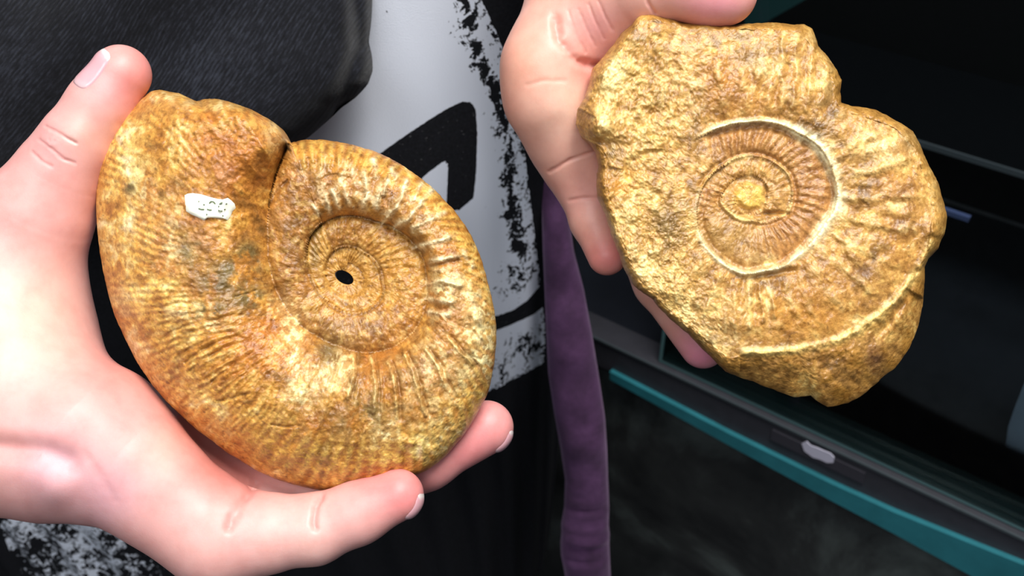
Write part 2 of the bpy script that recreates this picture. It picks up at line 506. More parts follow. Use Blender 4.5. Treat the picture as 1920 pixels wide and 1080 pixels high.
def build_hand(name, fn, creases, blush_shade, parent, base_rgb, h=0.0021, bumps=()):
    lo, hi = fn.bounds()
    v, f = surface_nets(fn, lo, hi, h)
    v, f = subdivide(v, f)
    v = snap(fn, v)
    v, f = subdivide(v, f)
    nrm = fn.normal(v)
    px, py, d = project(v)
    facing = ((v - CAM) * nrm).sum(1) < 0
    nzc = n2(px, py, 9, 13, 2); nzd = n2(px, py, 22, 14, 2)
    disp = np.zeros(len(v)); red = np.zeros(len(v))
    for line, depth, width in creases:
        g = np.exp(-((seg_dist(px, py, line, False) + (1.5 * nzc if width < 16 else 0)) / (0.75 * width)) ** 2) * facing * (np.clip(0.75 + 0.6 * nzd, 0.2, 1) if width < 16 else 1)
        disp -= 0.8 * depth * g; red += (min(0.28, depth * 200) if width < 16 else 0) * g
    for x, y, r, hgt in bumps:
        disp += hgt * np.exp(-((px - x) ** 2 + (py - y) ** 2) / r ** 2) * facing
    v = v + disp[:, None] * nrm
    nz = n2(px, py, 60, 3, 4)
    col = np.tile(lin(base_rgb), (len(v), 1))
    for x, y, r, rgb, a in blush_shade:  # flush of the skin, and shade put into its colour
        w = np.clip(a * np.exp(-((px - x) ** 2 + (py - y) ** 2) / r ** 2) * (1 + 0.4 * nz), 0, 1)[:, None]
        col = col * (1 - w) + lin(rgb) * w
    w = np.clip(red, 0, 0.6)[:, None]
    col = col * (1 - w) + lin((196, 112, 106)) * w
    return mesh_object(name, v, f, SKIN, parent, colors=col)

def nail(fn, c, w, axis, length, width, parent, tip_rgb=(240, 225, 222), name='fingernail'):
    """nail plate seated on the finger: rays shot along -w"""
    w = w / np.linalg.norm(w); axis = axis - (axis @ w) * w; axis /= np.linalg.norm(axis); side = np.cross(w, axis)
    nu, nv = 17, 13
    U, V = np.meshgrid(np.linspace(-1, 1, nu), np.linspace(-1, 1, nv), indexing='ij')
    # superellipse outline
    k = 1 / np.maximum(1e-6, (np.abs(U) ** 4 + np.abs(V) ** 4) ** 0.25) * np.maximum(np.abs(U), np.abs(V)); k = np.where((U == 0) & (V == 0), 1, k)
    X = U * k * length / 2; Y = V * k * width / 2
    o = c + w * 0.02 + X[..., None] * axis + Y[..., None] * side
    t = np.zeros(U.shape)
    for _ in range(40):
        t = t + fn(o - t[..., None] * w) * 0.9
    t = np.clip(t, 0, 0.04)
    edge = np.maximum(np.abs(U), np.abs(V))
    top = o - t[..., None] * w + w * (0.0006 - 0.0007 * edge ** 6)[..., None]
    bot = o - t[..., None] * w - w * 0.0015
    vv = np.concatenate([top.reshape(-1, 3), bot.reshape(-1, 3)])
    f = grid_faces(nu, nv); n = nu * nv
    rim = [i * nv for i in range(nu)] + [(nu - 1) * nv + j for j in range(1, nv)] + [i * nv + nv - 1 for i in range(nu - 2, -1, -1)] + [j for j in range(nv - 2, 0, -1)]
    rim = np.array(rim); r2 = np.roll(rim, -1)
    faces = np.concatenate([f, f[:, ::-1] + n, np.stack([rim, rim + n, r2 + n, r2], 1)])
    free = sstep(0.72, 0.86, U)[..., None]
    lun = sstep(-0.55, -0.85, U)[..., None] * 0.5
    col = lin((226, 172, 178)) * (1 - free) + lin(tip_rgb) * free
    col = col * (1 - lun) + lin((236, 205, 205)) * lun
    col = col.reshape(-1, 3)
    return mesh_object(name, vv, faces, NAIL, parent, colors=np.concatenate([col, col]))

# ------------------------------------------------------------------ person standing behind: shirt, trousers, jacket, scarf, left hand
person = thing('person', 'person in black t-shirt with worn white print and purple jacket, holding a fossil slab', 'person', (-0.16, 0.6, 0.0))

YC, XC, HW, HD = 0.60, -0.235, 0.27, 0.115
nu, nv = 260, 280
U = np.linspace(0, 2 * math.pi, nu, endpoint=False)
Zs = np.linspace(0.70, 1.40, nv)
TU, TZ = np.meshgrid(U, Zs, indexing='ij')
ex = 2 / 2.6
bulge = 1 + 0.05 * np.sin((TZ - 0.7) * 3.2)
X = XC + HW * bulge * np.sign(np.cos(TU)) * np.abs(np.cos(TU)) ** ex
Y = YC + HD * bulge * np.sign(np.sin(TU)) * np.abs(np.sin(TU)) ** ex
shoulder = sstep(1.33, 1.40, TZ)
X = XC + (X - XC) * (1 - 0.25 * shoulder); Y = YC + (Y - YC) * (1 - 0.35 * shoulder)
# soft hanging folds
fold = 0.004 * np.sin(38 * TU + 9 * TZ + 2 * np.sin(7 * TZ)) * sstep(1.3, 0.8, TZ) + 0.004 * n2(X * 1000, TZ * 350, 60, 2, 2)
Y = Y + fold * np.sign(np.sin(TU))
sv = np.stack([X, Y, TZ], -1).reshape(-1, 3)
spx, spy, sd_ = project(sv)
PRINT = [(700, -200), (898, -200), (903, 0), (928, 55), (948, 105), (960, 150), (972, 220), (984, 290), (994, 370), (1004, 450), (1014, 540), (1022, 620), (1020, 680), (962, 712), (914, 738), (860, 775), (760, 850), (600, 960), (450, 1105), (300, 1260), (80, 1200), (36, 1080), (0, 985), (40, 930), (300, 820), (420, 600), (400, 300), (500, -100), (600, -200)]
LOGO1 = [(560, 420), (640, 340), (719, 283), (760, 254), (807, 223), (845, 200), (868, 190), (884, 192), (892, 206), (895, 250), (893, 320), (888, 371), (854, 400), (837, 386), (841, 295), (792, 332), (740, 460), (700, 620), (580, 600)]
LOGO2 = [(900, 600), (932, 592), (962, 582), (990, 562), (1012, 536), (1030, 520), (1030, 566), (1000, 590), (965, 606), (935, 618), (900, 632)]
pf = sdist(spx, spy, PRINT)
lf = np.maximum(sdist(spx, spy, LOGO1), sdist(spx, spy, LOGO2))
ero = np.full(len(sv), 0.33)
crackline = [(862, -40), (884, 30), (880, 66), (905, 120), (925, 165), (940, 215), (952, 270), (958, 330), (962, 400), (972, 470)]
dcl = seg_dist(spx, spy, crackline, False)
ero = np.maximum(ero, 0.33 + 0.225 * np.exp(-(dcl / 22) ** 2))
ero = np.maximum(ero, 0.33 + 0.18 * np.exp(-np.maximum(pf, 0) / 26))
for gx, gy, gr, ga in ((955, 405, 26, .20), (970, 520, 42, .20), (945, 545, 30, .15), (985, 650, 40, .19), (940, 690, 40, .17), (850, 60, 26, .11), (890, 130, 26, .14), (700, 205, 30, .06), (985, 340, 26, .2), (720, 10, 30, .10)):
    ero = np.maximum(ero, 0.33 + ga * np.exp(-((spx - gx) ** 2 + (spy - gy) ** 2) / gr ** 2))
low = sstep(760, 900, spy) * sstep(520, 400, spx)
ero = np.maximum(ero, 0.33 + low * (0.20 + 0.045 * np.sin(spx / 46 + 1.0) - 0.10 * np.exp(-((spx - 40) ** 2 + (spy - 985) ** 2) / 40 ** 2)))
back = np.sin(TU).ravel() > 0.05
pf = np.where(back, -50, pf)
cap0 = len(sv); 
sv2 = np.concatenate([sv, [[XC, YC, 0.70], [XC, YC, 1.41]]])
sf = grid_faces(nu, nv, True)
ii = np.arange(nu); jj = (ii + 1) % nu
capf = np.concatenate([np.stack([jj * nv, ii * nv, np.full(nu, cap0), np.full(nu, cap0)], 1), np.stack([ii * nv + nv - 1, jj * nv + nv - 1, np.full(nu, cap0 + 1), np.full(nu, cap0 + 1)], 1)])
quad_faces = [tuple(q) for q in sf.tolist()] + [tuple(q[:3]) for q in capf.tolist()]
ext = lambda a, v: np.concatenate([a, [v, v]])
mesh_object('t_shirt', sv2, quad_faces, shirt_mat(), person, floats={'print_field': ext(pf, -50), 'logo_field': ext(lf, -50), 'erosion': ext(ero, 0.3)})

def tube(name, rings, mat, parent, nseg=28, cap=True, colors=None):
    """rings: list of (centre, axis1 vector, axis2 vector)"""
    t = np.linspace(0, 2 * math.pi, nseg, endpoint=False)
    v = np.array([c + np.cos(t)[:, None] * a + np.sin(t)[:, None] * b for c, a, b in rings])    # ring, seg, 3
    n = len(rings)
    v = np.transpose(v, (1, 0, 2)).reshape(-1, 3)
    f = [tuple(q) for q in grid_faces(nseg, n, True).tolist()]
    if cap:
        f.append(tuple(i * n for i in range(nseg))[::-1]); f.append(tuple(i * n + n - 1 for i in range(nseg)))
    o = mesh_object(name, v, f, mat, parent)
    bm = bmesh.new(); bm.from_mesh(o.data); bmesh.ops.recalc_face_normals(bm, faces=bm.faces); bm.to_mesh(o.data); bm.free()
    return o
vec = lambda *a: np.array(a, float)
M_DENIM = plain('black_denim', (18, 18, 21), 0.85, 0.2, 300, 0.25)
for sx in (-1, 1):
    rings = []
    for z, w, dx in ((0.74, 0.098, 0.088), (0.66, 0.095, 0.092), (0.48, 0.075, 0.098), (0.25, 0.068, 0.10), (0.07, 0.072, 0.10), (0.0, 0.078, 0.10)):
        rings.append((vec(XC + sx * dx, YC, z), vec(w, 0, 0), vec(0, w * 1.05, 0)))
    tube('trouser_leg', rings, M_DENIM, person)

VELOUR = velour_mat()
# jacket front edge hanging beside the shirt: rows of (py, left px, right px, depth, half thickness)
rows = [(-420, 880, 985, .60, .012), (-150, 925, 1010, .585, .012), (0, 954, 1035, .59, .012), (90, 958, 1045, .60, .012), (200, 975, 1052, .61, .012), (330, 1010, 1060, .635, .012), (400, 1016, 1066, .645, .012), (470, 1018, 1076, .655, .012),
        (540, 1021, 1094, .67, .013), (620, 1024, 1109, .685, .014), (700, 1028, 1122, .70, .015), (780, 1040, 1134, .715, .015), (840, 1051, 1138, .73, .015), (900, 1060, 1140, .745, .015), (950, 1058, 1142, .757, .016), (985, 1052, 1141, .765, .016), (1000, 1053, 1143, .768, .0175), (1015, 1051, 1142, .772, .016),
        (1040, 1052, 1143, .778, .017), (1080, 1060, 1145, .79, .016), (1160, 1066, 1150, .81, .016), (1240, 1070, 1152, .83, .012)]
yy = np.array([r[0] for r in rows], float); ys = np.concatenate([np.linspace(-420, 0, 20), np.linspace(6, 1240, 150)])
cols_ = [np.interp(ys, yy, [r[k] for r in rows]) for k in (1, 2, 3, 4)]
rings = []
for i, y in enumerate(ys):
    l, r, d, th = (c[i] for c in cols_)
    cx = (l + r) / 2; hw = (r - l) / 2 * d / FPX
    wob = 0.0016 * math.sin(y / 31.0) + 0.001 * math.sin(y / 13.0 + 1) + (0.0018 * math.sin(y / 3.6) if 930 < y < 1050 else 0)
    c = P(cx, y, d)
    rings.append((c, cR * hw, (-cF * 0.85 - cU * 0.25) * (th + wob)))
jacket = tube('jacket_front', rings, VELOUR, person, nseg=40)
jm = jacket.data

# left sleeve (runs up out of the frame) and cuff
def bent(path, mat, name, nseg=36):
    rings = []
    pts = [P(x, y, d) for x, y, d, r in path]
    for i, (x, y, d, r) in enumerate(path):
        tdir = pts[min(i + 1, len(pts) - 1)] - pts[max(i - 1, 0)]; tdir /= np.linalg.norm(tdir)
        a = np.cross(tdir, cF); a /= np.linalg.norm(a); b = np.cross(tdir, a)
        rr = r * d / FPX
        rings.append((pts[i], a * rr, b * rr))
    return tube(name, rings, mat, person, nseg)
bent([(1118, -120, .432, 168), (1120, -136, .438, 176), (1128, -260, .475, 178), (1140, -420, .53, 180), (1140, -560, .60, 180)], VELOUR, 'sleeve')

# ---- hand holding the right fossil (palm towards the camera, fingers behind the slab)
D2 = 0.395
hand2 = Hand(
    palm=[[(1150, -520, D2 + .16, 105), (1128, -250, D2 + .08, 108), (1100, -70, D2 + .032, 98), (1062, 60, D2 + .018, 74)],
          [(1062, 40, D2 + .020, 70), (1024, 122, D2 + .016, 73), (1030, 188, D2 + .020, 72), (1070, 270, D2 + .030, 66), (1104, 330, D2 + .034, 56)],
          [(1090, 20, D2 + .025, 76), (1140, 130, D2 + .040, 88), (1180, 240, D2 + .045, 84), (1200, 300, D2 + .046, 74)],
          [(1120, -30, D2 + .016, 92), (1165, 10, D2 + .014, 92)]],
    fingers=[[(1150, 8, D2 + .014, 94), (1208, -22, D2 - .002, 74), (1275, -28, D2 - .010, 62), (1330, -14, D2 - .011, 59), (1362, -10, D2 - .011, 57)],
             [(1090, 330, D2 + .032, 52), (1113, 412, D2 + .030, 43), (1138, 480, D2 + .024, 36.5)],
             [(1150, 340, D2 + .042, 56), (1238, 530, D2 + .044, 48), (1318, 648, D2 + .036, 43)],
             [(1210, 320, D2 + .046, 58), (1350, 490, D2 + .048, 50), (1450, 580, D2 + .042, 45)],
             [(1240, 270, D2 + .046, 58), (1410, 360, D2 + .048, 50), (1530, 420, D2 + .042, 45)]],
    k_palm=0.012, k_in=0.004, k_join=0.009)
cre2 = [([(1040, 35), (1050, 75), (1075, 108), (1108, 124), (1130, 128)], .0030, 13),
        ([(1085, 18), (1098, 50), (1116, 86)], .0005, 4), ([(1104, 8), (1116, 40), (1132, 72)], .0005, 4), ([(1122, 2), (1134, 30), (1148, 56)], .0005, 4), ([(1066, 20), (1078, 60), (1098, 98)], .0005, 4),
        ([(1210, -10), (1216, 8), (1228, 26)], .0012, 5),
        ([(1030, 322), (1070, 300), (1130, 278)], .0010, 5), ([(1068, 376), (1095, 372), (1130, 370)], .0009, 5), ([(990, 160), (1020, 150), (1060, 152)], .0004, 6)]
bl2 = [(1120, 60, 60, (216, 150, 148), .75), (1060, 200, 70, (246, 214, 190), .6), (985, 120, 60, (240, 176, 150), .6), (1085, 370, 55, (232, 168, 158), .6), (1138, 480, 50, (228, 138, 132), .85),  # flush tints; thumb base darkened to paint its shade into the skin
       (1340, 10, 80, (240, 160, 170), .85), (1318, 660, 60, (222, 140, 158), .85), (1100, 130, 40, (232, 150, 138), .6), (1010, 280, 50, (236, 186, 170), .5)]
arm2 = build_hand('arm', hand2, cre2, bl2, person, (232, 174, 156))
nail(hand2, P(1366, -25, D2 - .011), cR * 1.0 - cF * 0.12 + cU * .55, cR * 1.0 - cU * 0.5, .011, .014, arm2)
nail(hand2, P(1138, 480, D2 + .024), cF * 0.9 - cU * .5 - cR * .1, -cU + cR * .4, .010, .010, arm2)
nail(hand2, P(1318, 650, D2 + .036), cF * 0.9 - cU * .4 - cR * .3, -cU * .8 + cR * .5, .010, .011, arm2)

# ---- black knitted scarf hanging over the shirt at the upper left
KN = [(700, -260), (701, -60), (698, 0), (695, 50), (691, 78), (698, 108), (699, 132), (690, 158), (668, 182), (640, 202), (606, 234), (575, 260), (540, 276), (515, 310), (470, 350), (400, 370), (300, 385), (200, 385), (100, 390), (0, 400), (-240, 420), (-420, 400), (-420, -100), (-200, -300), (300, -330)]
kc = (180.0, 80.0)
ang = np.array([math.atan2(y - kc[1], x - kc[0]) for x, y in KN]); rad = np.array([math.hypot(x - kc[0], y - kc[1]) for x, y in KN])
o_ = np.argsort(ang); ang, rad = ang[o_], rad[o_]
NT, NR = 420, 90
th = np.linspace(-math.pi, math.pi, NT, endpoint=False)
Rk = np.interp(th, np.r_[ang[-1] - 2 * math.pi, ang, ang[0] + 2 * math.pi], np.r_[rad[-1], rad, rad[0]])
u = np.linspace(0, 1, NR); rho = np.sin(u * math.pi / 2)
TH, RH = np.meshgrid(th, rho, indexing='ij')
kx = kc[0] + Rk[:, None] * RH * np.cos(TH); ky = kc[1] + Rk[:, None] * RH * np.sin(TH)
edge = (1 - RH) * Rk[:, None]
dep = 0.505 - 0.028 * (1 - np.exp(-edge / 26)) - 0.018 * (1 - RH ** 2)
q = (kx * 0.72 + ky * 0.70)
dep += -0.007 * np.sin(q / 70 + 1.1 * n2(kx, ky, 230, 5, 2)) * (1 - RH ** 6) - 0.006 * n2(kx, ky, 170, 8, 3) * (1 - RH ** 6)
dep += 0.007 * np.exp(-(seg_dist(kx, ky, [(640, 205), (650, 150), (672, 90), (668, 20), (660, -60)], False) / 16) ** 2)
front = P(kx, ky, dep)
backv = P(kx, ky, np.full_like(kx, 0.505) + 0.012 * (1 - RH ** 2))
ku = (kx * 0.80 + ky * 0.60 + 26 * n2(kx, ky, 260, 9, 2)) / 7.0
kv = (-kx * 0.55 + ky * 0.83) / 9.0
f = grid_faces(NT, NR, True); n = NT * NR
rim = np.arange(NT) * NR + NR - 1; r2 = np.roll(rim, -1)
mesh_object('knit_scarf', np.concatenate([front.reshape(-1, 3), backv.reshape(-1, 3)]), np.concatenate([f[:, ::-1], f + n, np.stack([rim, r2, r2 + n, rim + n], 1)]), knit_mat(), person,
            floats={'knit_u': np.concatenate([ku.ravel()] * 2), 'knit_v': np.concatenate([kv.ravel()] * 2)})['label'] = 'black fine-ribbed knitted fabric draped over the print'

# ------------------------------------------------------------------ polar solids: the two fossils
def polar_outline(c, pts, th):
    a = np.array([math.atan2(c[1] - y, x - c[0]) for x, y in pts]); r = np.array([math.hypot(x - c[0], y - c[1]) for x, y in pts])
    o = np.argsort(a); a, r = a[o], r[o]
    return np.interp(th, np.r_[a[-1] - 2 * math.pi, a, a[0] + 2 * math.pi], np.r_[r[-1], r, r[0]])
def unrolled(c, pts, sign):
    """spiral points -> (angle in degrees growing inwards along the spiral, radius)"""
    a = np.array([math.degrees(math.atan2(c[1] - y, x - c[0])) * sign for x, y in pts]); r = np.array([math.hypot(x - c[0], y - c[1]) for x, y in pts])
    a = np.degrees(np.unwrap(np.radians(a)))
    return a, r

# ---- left fossil
C1 = (645.0, 520.0); D1 = 0.385
OUT1 = [(283, 171), (300, 168), (318, 172), (335, 174), (352, 182), (368, 190), (382, 187), (405, 185), (440, 194), (470, 205), (500, 221), (520, 235), (534, 258), (545, 268), (565, 263), (600, 262), (640, 268), (690, 280), (740, 302), (785, 332), (830, 372), (865, 412), (890, 455), (908, 505), (918, 545), (928, 590), (931, 630), (925, 690), (915, 735), (895, 775), (868, 818), (835, 855), (800, 882), (760, 897), (700, 914), (650, 921), (600, 919), (550, 909), (500, 891), (450, 863), (400, 828), (350, 788), (310, 750), (270, 700), (240, 645), (215, 590), (198, 530), (187, 470), (181, 410), (180, 360), (185, 310), (200, 265), (230, 222), (258, 190)]
SP1 = [(545, 268), (528, 305), (513, 350), (505, 400), (501, 450), (506, 505), (522, 555), (550, 597), (590, 628), (638, 651), (688, 663), (733, 654), (777, 622), (797, 584), (802, 532), (790, 474), (750, 433), (700, 413), (665, 404), (632, 406), (602, 420), (581, 442), (575, 478), (581, 514), (593, 538), (608, 558), (629, 576), (652, 587), (682, 585), (706, 570), (718, 548), (716, 526), (704, 492), (682, 474), (650, 462), (622, 473), (612, 494), (611, 512), (616, 530), (630, 545), (658, 554), (679, 543), (683, 524), (670, 500), (652, 492)]
NT1, NR1 = 1100, 250
th1 = np.linspace(-math.pi, math.pi, NT1, endpoint=False)
sa1, sr1 = unrolled(C1, SP1, 1)
PH0 = sa1[0]
ct, st = math.cos(math.radians(-28)), math.sin(math.radians(-28))
hole_r = 1 / np.sqrt(((np.cos(th1) * ct + np.sin(th1) * st) / 19) ** 2 + ((-np.cos(th1) * st + np.sin(th1) * ct) / 11.5) ** 2)
R1 = polar_outline(C1, OUT1, th1)
R1 = R1 + 1.6 * n2(np.cos(th1) * 300, np.sin(th1) * 300, 14, 4, 3) + np.where((np.degrees(th1) > 100) & (np.degrees(th1) < 140), 2.5, 0) * n2(np.cos(th1) * 300, np.sin(th1) * 300, 7, 6, 3)
GROOVES1 = [([(672, 664), (671, 695), (667, 720), (660, 748)], 5.0, 3.5), ([(704, 667), (709, 695), (711, 732), (711, 772)], 4.5, 3.5), ([(736, 680), (745, 709), (750, 745), (752, 786)], 5.5, 3.5),
            ([(767, 664), (782, 695), (793, 737), (805, 778)], 6.0, 3.5), ([(806, 655), (827, 682), (843, 720), (858, 748)], 6.5, 3.5), ([(848, 632), (874, 662), (895, 684)], 4.5, 3.5), ([(632, 664), (624, 700), (612, 732)], 3.5, 4), ([(806, 500), (840, 492), (880, 486)], 3.5, 3.5),
            ([(354, 609), (326, 620), (299, 637)], 3.2, 3), ([(362, 621), (340, 630), (314, 645)], 3.2, 3), ([(352, 636), (304, 660)], 3.0, 3), ([(379, 640), (354, 653), (330, 671)], 3.6, 3), ([(401, 646), (374, 660), (347, 680)], 3.8, 3), ([(412, 658), (386, 672), (358, 694)], 3.8, 3), ([(429, 671), (380, 703)], 3.6, 3), ([(440, 680), (397, 715)], 3.4, 3), ([(456, 694), (414, 724)], 3.0, 3), ([(330, 596), (290, 612)], 2.6, 3),
            ([(406, 752), (430, 748), (467, 738)], 4.0, 2.4), ([(508, 795), (536, 800), (563, 797)], 4.5, 2.2), ([(505, 388), (520, 362), (538, 340)], 4.5, 2.6), ([(498, 400), (512, 372), (530, 345)], 3.0, 2.4), ([(440, 556), (462, 552), (478, 544)], 3.5, 2.4), ([(868, 660), (885, 668), (900, 676)], 4, 2.2)]
RIDGES1 = [([(587, 385), (599, 402)], 4, 4), ([(611, 366), (619, 398)], 5, 4), ([(622, 355), (637, 390)], 6, 5), ([(646, 350), (655, 386)], 6, 5), ([(682, 322), (691, 361), (679, 390)], 7, 6), ([(711, 358), (707, 390)], 6, 5), ([(727, 338), (719, 366)], 5, 4), ([(763, 339), (751, 373), (731, 405), (718, 418)], 7, 5), ([(811, 352), (767, 409), (742, 426)], 7, 5), ([(832, 400), (775, 426)], 5, 5), ([(843, 444), (775, 466)], 6, 5), ([(856, 480), (806, 490)], 5, 5), ([(862, 536), (832, 526), (806, 533)], 7, 5), ([(848, 566), (804, 561)], 6, 5), ([(840, 590), (806, 585)], 5, 5), ([(868, 470), (885, 500)], 4, 5), ([(660, 318), (664, 340)], 4, 5), ([(700, 300), (706, 330)], 4, 5), ([(735, 318), (742, 335)], 4, 5), ([(790, 345), (778, 372)], 5, 4), ([(885, 560), (900, 600), (898, 640)], 4, 6)]
def lines_field(x, y, lines, seed):
    xr = x + 2.5 * n2(x, y, 16, seed, 2); yr = y + 2.5 * n2(x, y, 16, seed + 1, 2)
    am = np.clip(.9 + .6 * n2(x, y, 18, seed + 2, 2), .25, 1.3)
    hgt = np.zeros_like(x); mask = np.zeros_like(x)
    for ln, hh, ww in lines:
        a = np.array(ln, float)
        sel = (x > a[:, 0].min() - 25) & (x < a[:, 0].max() + 25) & (y > a[:, 1].min() - 25) & (y < a[:, 1].max() + 25)
        if not sel.any(): continue
        g = np.exp(-(seg_dist(xr[sel], yr[sel], ln, False) / ww) ** 2) * am[sel]
        hgt[sel] = np.maximum(hgt[sel], hh * g); mask[sel] = np.maximum(mask[sel], g)
    return hgt, mask
def fossil1_fields(TH, Rr, Rout):
    phi = (np.degrees(TH) - PH0) % 360 + PH0
    s = lambda a: np.interp(a, sa1, sr1)
    s1 = np.minimum(s(phi), Rout - 8); s2 = s(phi + 360); s3 = s(phi + 720)
    s3 = np.where(phi + 720 > sa1[-1], 16.0, s3)
    H0 = 158 * 1.95 ** (-(phi - PH0) / 360)
    HN = np.where(phi < PH0 + 90, np.clip((Rout - s1) / 150.0, 0.05, 1) ** 0.75, 1.0)
    x = C1[0] + Rr * np.cos(TH); y = C1[1] - Rr * np.sin(TH)
    # outer whorl
    t = np.clip((Rr - s1) / (Rout - s1), 0, 1)
    tp = 0.30 + 0.10 * sstep(300, 240, (np.degrees(TH) - PH0) % 360 + PH0)
    ap = sstep(PH0 + 42, PH0 + 8, phi)                              # broken aperture: squarer shoulder
    lf_ = sstep(300, 250, phi)
    w0 = 0.53 - 0.07 * lf_ - 0.22 * ap
    pw = 2.1 + 3.5 * ap + 2.0 * sstep(PH0 + 315, PH0 + 355, phi)
    inner = w0 + (1 - w0) * np.sin(np.clip(t / tp, 0, 1) * math.pi / 2) ** 0.9
    outer = np.maximum(0, 1 - np.clip((t - tp) / (1 - tp), 0, 1) ** pw) ** (1 / (2.0 + 1.2 * ap))
    z0 = HN * H0 * np.where(t < tp, inner, outer) + (1 - HN) * 30 * (t < 0.97)
    jit = 1.6 * n2(x, y, 80, 12, 2)
    right = sstep(228, 262, phi)
    sweep = 15 - 6 * sstep(380, 440, phi)
    ph = (phi + sweep * t + jit) / 12.3
    ph = ph + 0.16 * n2(x, y, 45, 15, 3)
    c1 = (0.5 + 0.5 * np.cos(2 * math.pi * ph))
    fr = ph - np.floor(ph)
    saw = np.where(fr < 0.80, sstep(-0.1, 0.80, fr), 1 - sstep(0.80, 1.0, fr))
    sw = sstep(395, 340, phi)
    crest = saw * sw + (1 - sw) * c1 ** 1.4
    crest = crest * np.clip(0.8 + 0.7 * n2(x, y, 55, 16, 3), 0.15, 1.2)
    win = sstep(0.02, 0.14, t) * sstep(0.92, 0.60, t)
    rib_r = right * win * crest
    z = z0 + 5 * (H0 / 100) ** 0.5 * right * win * (crest - 0.4)
    ph2 = (phi + sweep * t + jit) / 4.1
    fine = 0.5 + 0.5 * np.cos(2 * math.pi * ph2)
    fw = right * sstep(0.55, 0.75, t) * sstep(1.0, 0.96, t)
    z = z + 4.5 * fw * (fine - 0.5)
    # body chamber: fine ribs towards the venter, fading on the flank
    ph3 = (phi + 5 * t + 1.4 * jit) / 2.15 + 0.35 * n2(x, y, 26, 22, 3)
    f3 = 0.5 + 0.5 * np.cos(2 * math.pi * ph3)
    bw = (1 - right) * sstep(0.42, 0.62, t) * sstep(1.0, 0.97, t) * np.clip(0.45 + 0.9 * n2(x, y, 50, 21, 3), 0, 1)
    lw = sstep(175, 200, phi) * sstep(250, 215, phi)
    ph4 = (phi + 9 * t + jit) / 3.4 + 0.5 * n2(x, y, 34, 23, 3)
    f4 = 0.5 + 0.5 * np.cos(2 * math.pi * ph4)
    z = z + 3.6 * bw * (f3 - 0.5) + 4.5 * lw * np.clip(.5 + n2(x, y, 45, 24, 3), 0, 1) * sstep(0.25, 0.45, t) * sstep(0.85, 0.7, t) * (f4 - 0.5)
    z = z + 5 * (1 - right) * n2(x, y, 90, 31, 3) * sstep(0.0, .1, t) * sstep(1.0, .9, t)
    # inner whorls
    out0 = Rr > s1
    t1 = np.clip((Rr - s2) / np.maximum(s1 - s2, 1e-3), 0, 1); t2 = np.clip((Rr - s3) / np.maximum(s2 - s3, 1e-3), 0, 1); t3 = np.clip(Rr / s3, 0, 1)
    q = lambda t: 0.70 + 0.30 * np.sin(math.pi * np.clip(0.08 + t * 0.72, 0, 1)) ** 1.2
    H1 = H0 / 1.95; H2 = H1 / 1.95; H3 = H2 / 1.95
    r1 = 0.5 + 0.5 * np.cos(2 * math.pi * (phi + 7 * t1 + jit) / 8.0); r2_ = 0.5 + 0.5 * np.cos(2 * math.pi * (phi + 5 * t2) / 7.0); r3 = 0.5 + 0.5 * np.cos(2 * math.pi * phi / 12.0)
    a1 = (0.08 + 0.75 * sstep(350, 400, phi) * sstep(470, 440, phi)) * np.clip(0.6 + 1.0 * n2(x, y, 40, 25, 2), 0, 1)
    a2 = (0.06 + 0.94 * np.maximum(sstep(400, 425, phi), sstep(165, 140, phi))) * np.clip(0.6 + 0.9 * n2(x, y, 30, 26, 2), 0, 1)
    z1 = H1 * q(t1) + 4.0 * a1 * (r1 - 0.5) * sstep(0, .2, t1) * sstep(1.0, .8, t1)
    z2 = H2 * q(t2) + 2.6 * a2 * (r2_ - 0.5) * sstep(0, .2, t2) * sstep(1.0, .8, t2)
    z3 = H3 * (0.75 + 0.25 * t3) + 0.5 * (r3 - 0.5)
    lvl1 = (Rr <= s1) & (Rr > s2); lvl2 = (Rr <= s2) & (Rr > s3); lvl3 = Rr <= s3
    z = np.where(out0, z, np.where(lvl1, z1, np.where(lvl2, z2, z3)))
    # raised lips and grooves along the seams
    z = z - (2 + 2.5 * n2(x, y, 50, 27, 2)) * np.exp(-((Rr - s1 + 3) / 4.0) ** 2) + 2.5 * np.exp(-((Rr - s2 + 4) / 4.0) ** 2) - 3 * np.exp(-((Rr - s2 - 3) / 3.0) ** 2) - 2 * np.exp(-((Rr - s3 - 2) / 2.5) ** 2)
    rough = 4.2 * n2(x + 6 * n2(x, y, 30, 45, 2), y, 24, 46, 3) + 2.4 * n2(x, y, 14, 41, 4) + 1.5 * n2(x, y, 5.5, 43, 2) + 2.0 * np.abs(n2(x, y, 22, 44, 4))
    rough = rough + ap * sstep(.55, .8, t) * 7 * n2(x, y, 26, 47, 4) * out0
    rough = rough + 5 * sstep(0.55, 0.8, t) * sstep(240, 260, phi) * sstep(340, 300, phi) * n2(x, y, 13, 49, 3) * out0
    gh, gm = lines_field(x, y, GROOVES1, 201); rh, rm = lines_field(x, y, RIDGES1, 211); lh, lm = lines_field(x - 0.0 + 9, y, GROOVES1[:6], 201)
    rough = rough - 1.2 * gh + 1.1 * rh + 0.9 * lh
    edge = np.clip((Rout - Rr) / 12.0, 0, 1)
    z = np.where(Rr >= Rout - 1e-6, 0, z + rough * edge)
    return z, dict(x=x, y=y, t=t, phi=phi, out=out0, l1=lvl1, l2=lvl2, l3=lvl3, rib=np.where(out0, 0.45 * rib_r, 0), right=right, bw=np.where(out0, bw * f3, 0), fw=np.where(out0, fw * fine, 0), ap=np.where(out0, ap, 0), lw=np.where(out0, lw * f4, 0), gm=gm, rm=rm, lm=lm,
                   c1=np.where(lvl1, a1 * r1, np.where(lvl2, a2 * r2_, np.where(lvl3, 0.25 * r3, 0))), s1=s1, s2=s2, s3=s3, R=Rr)
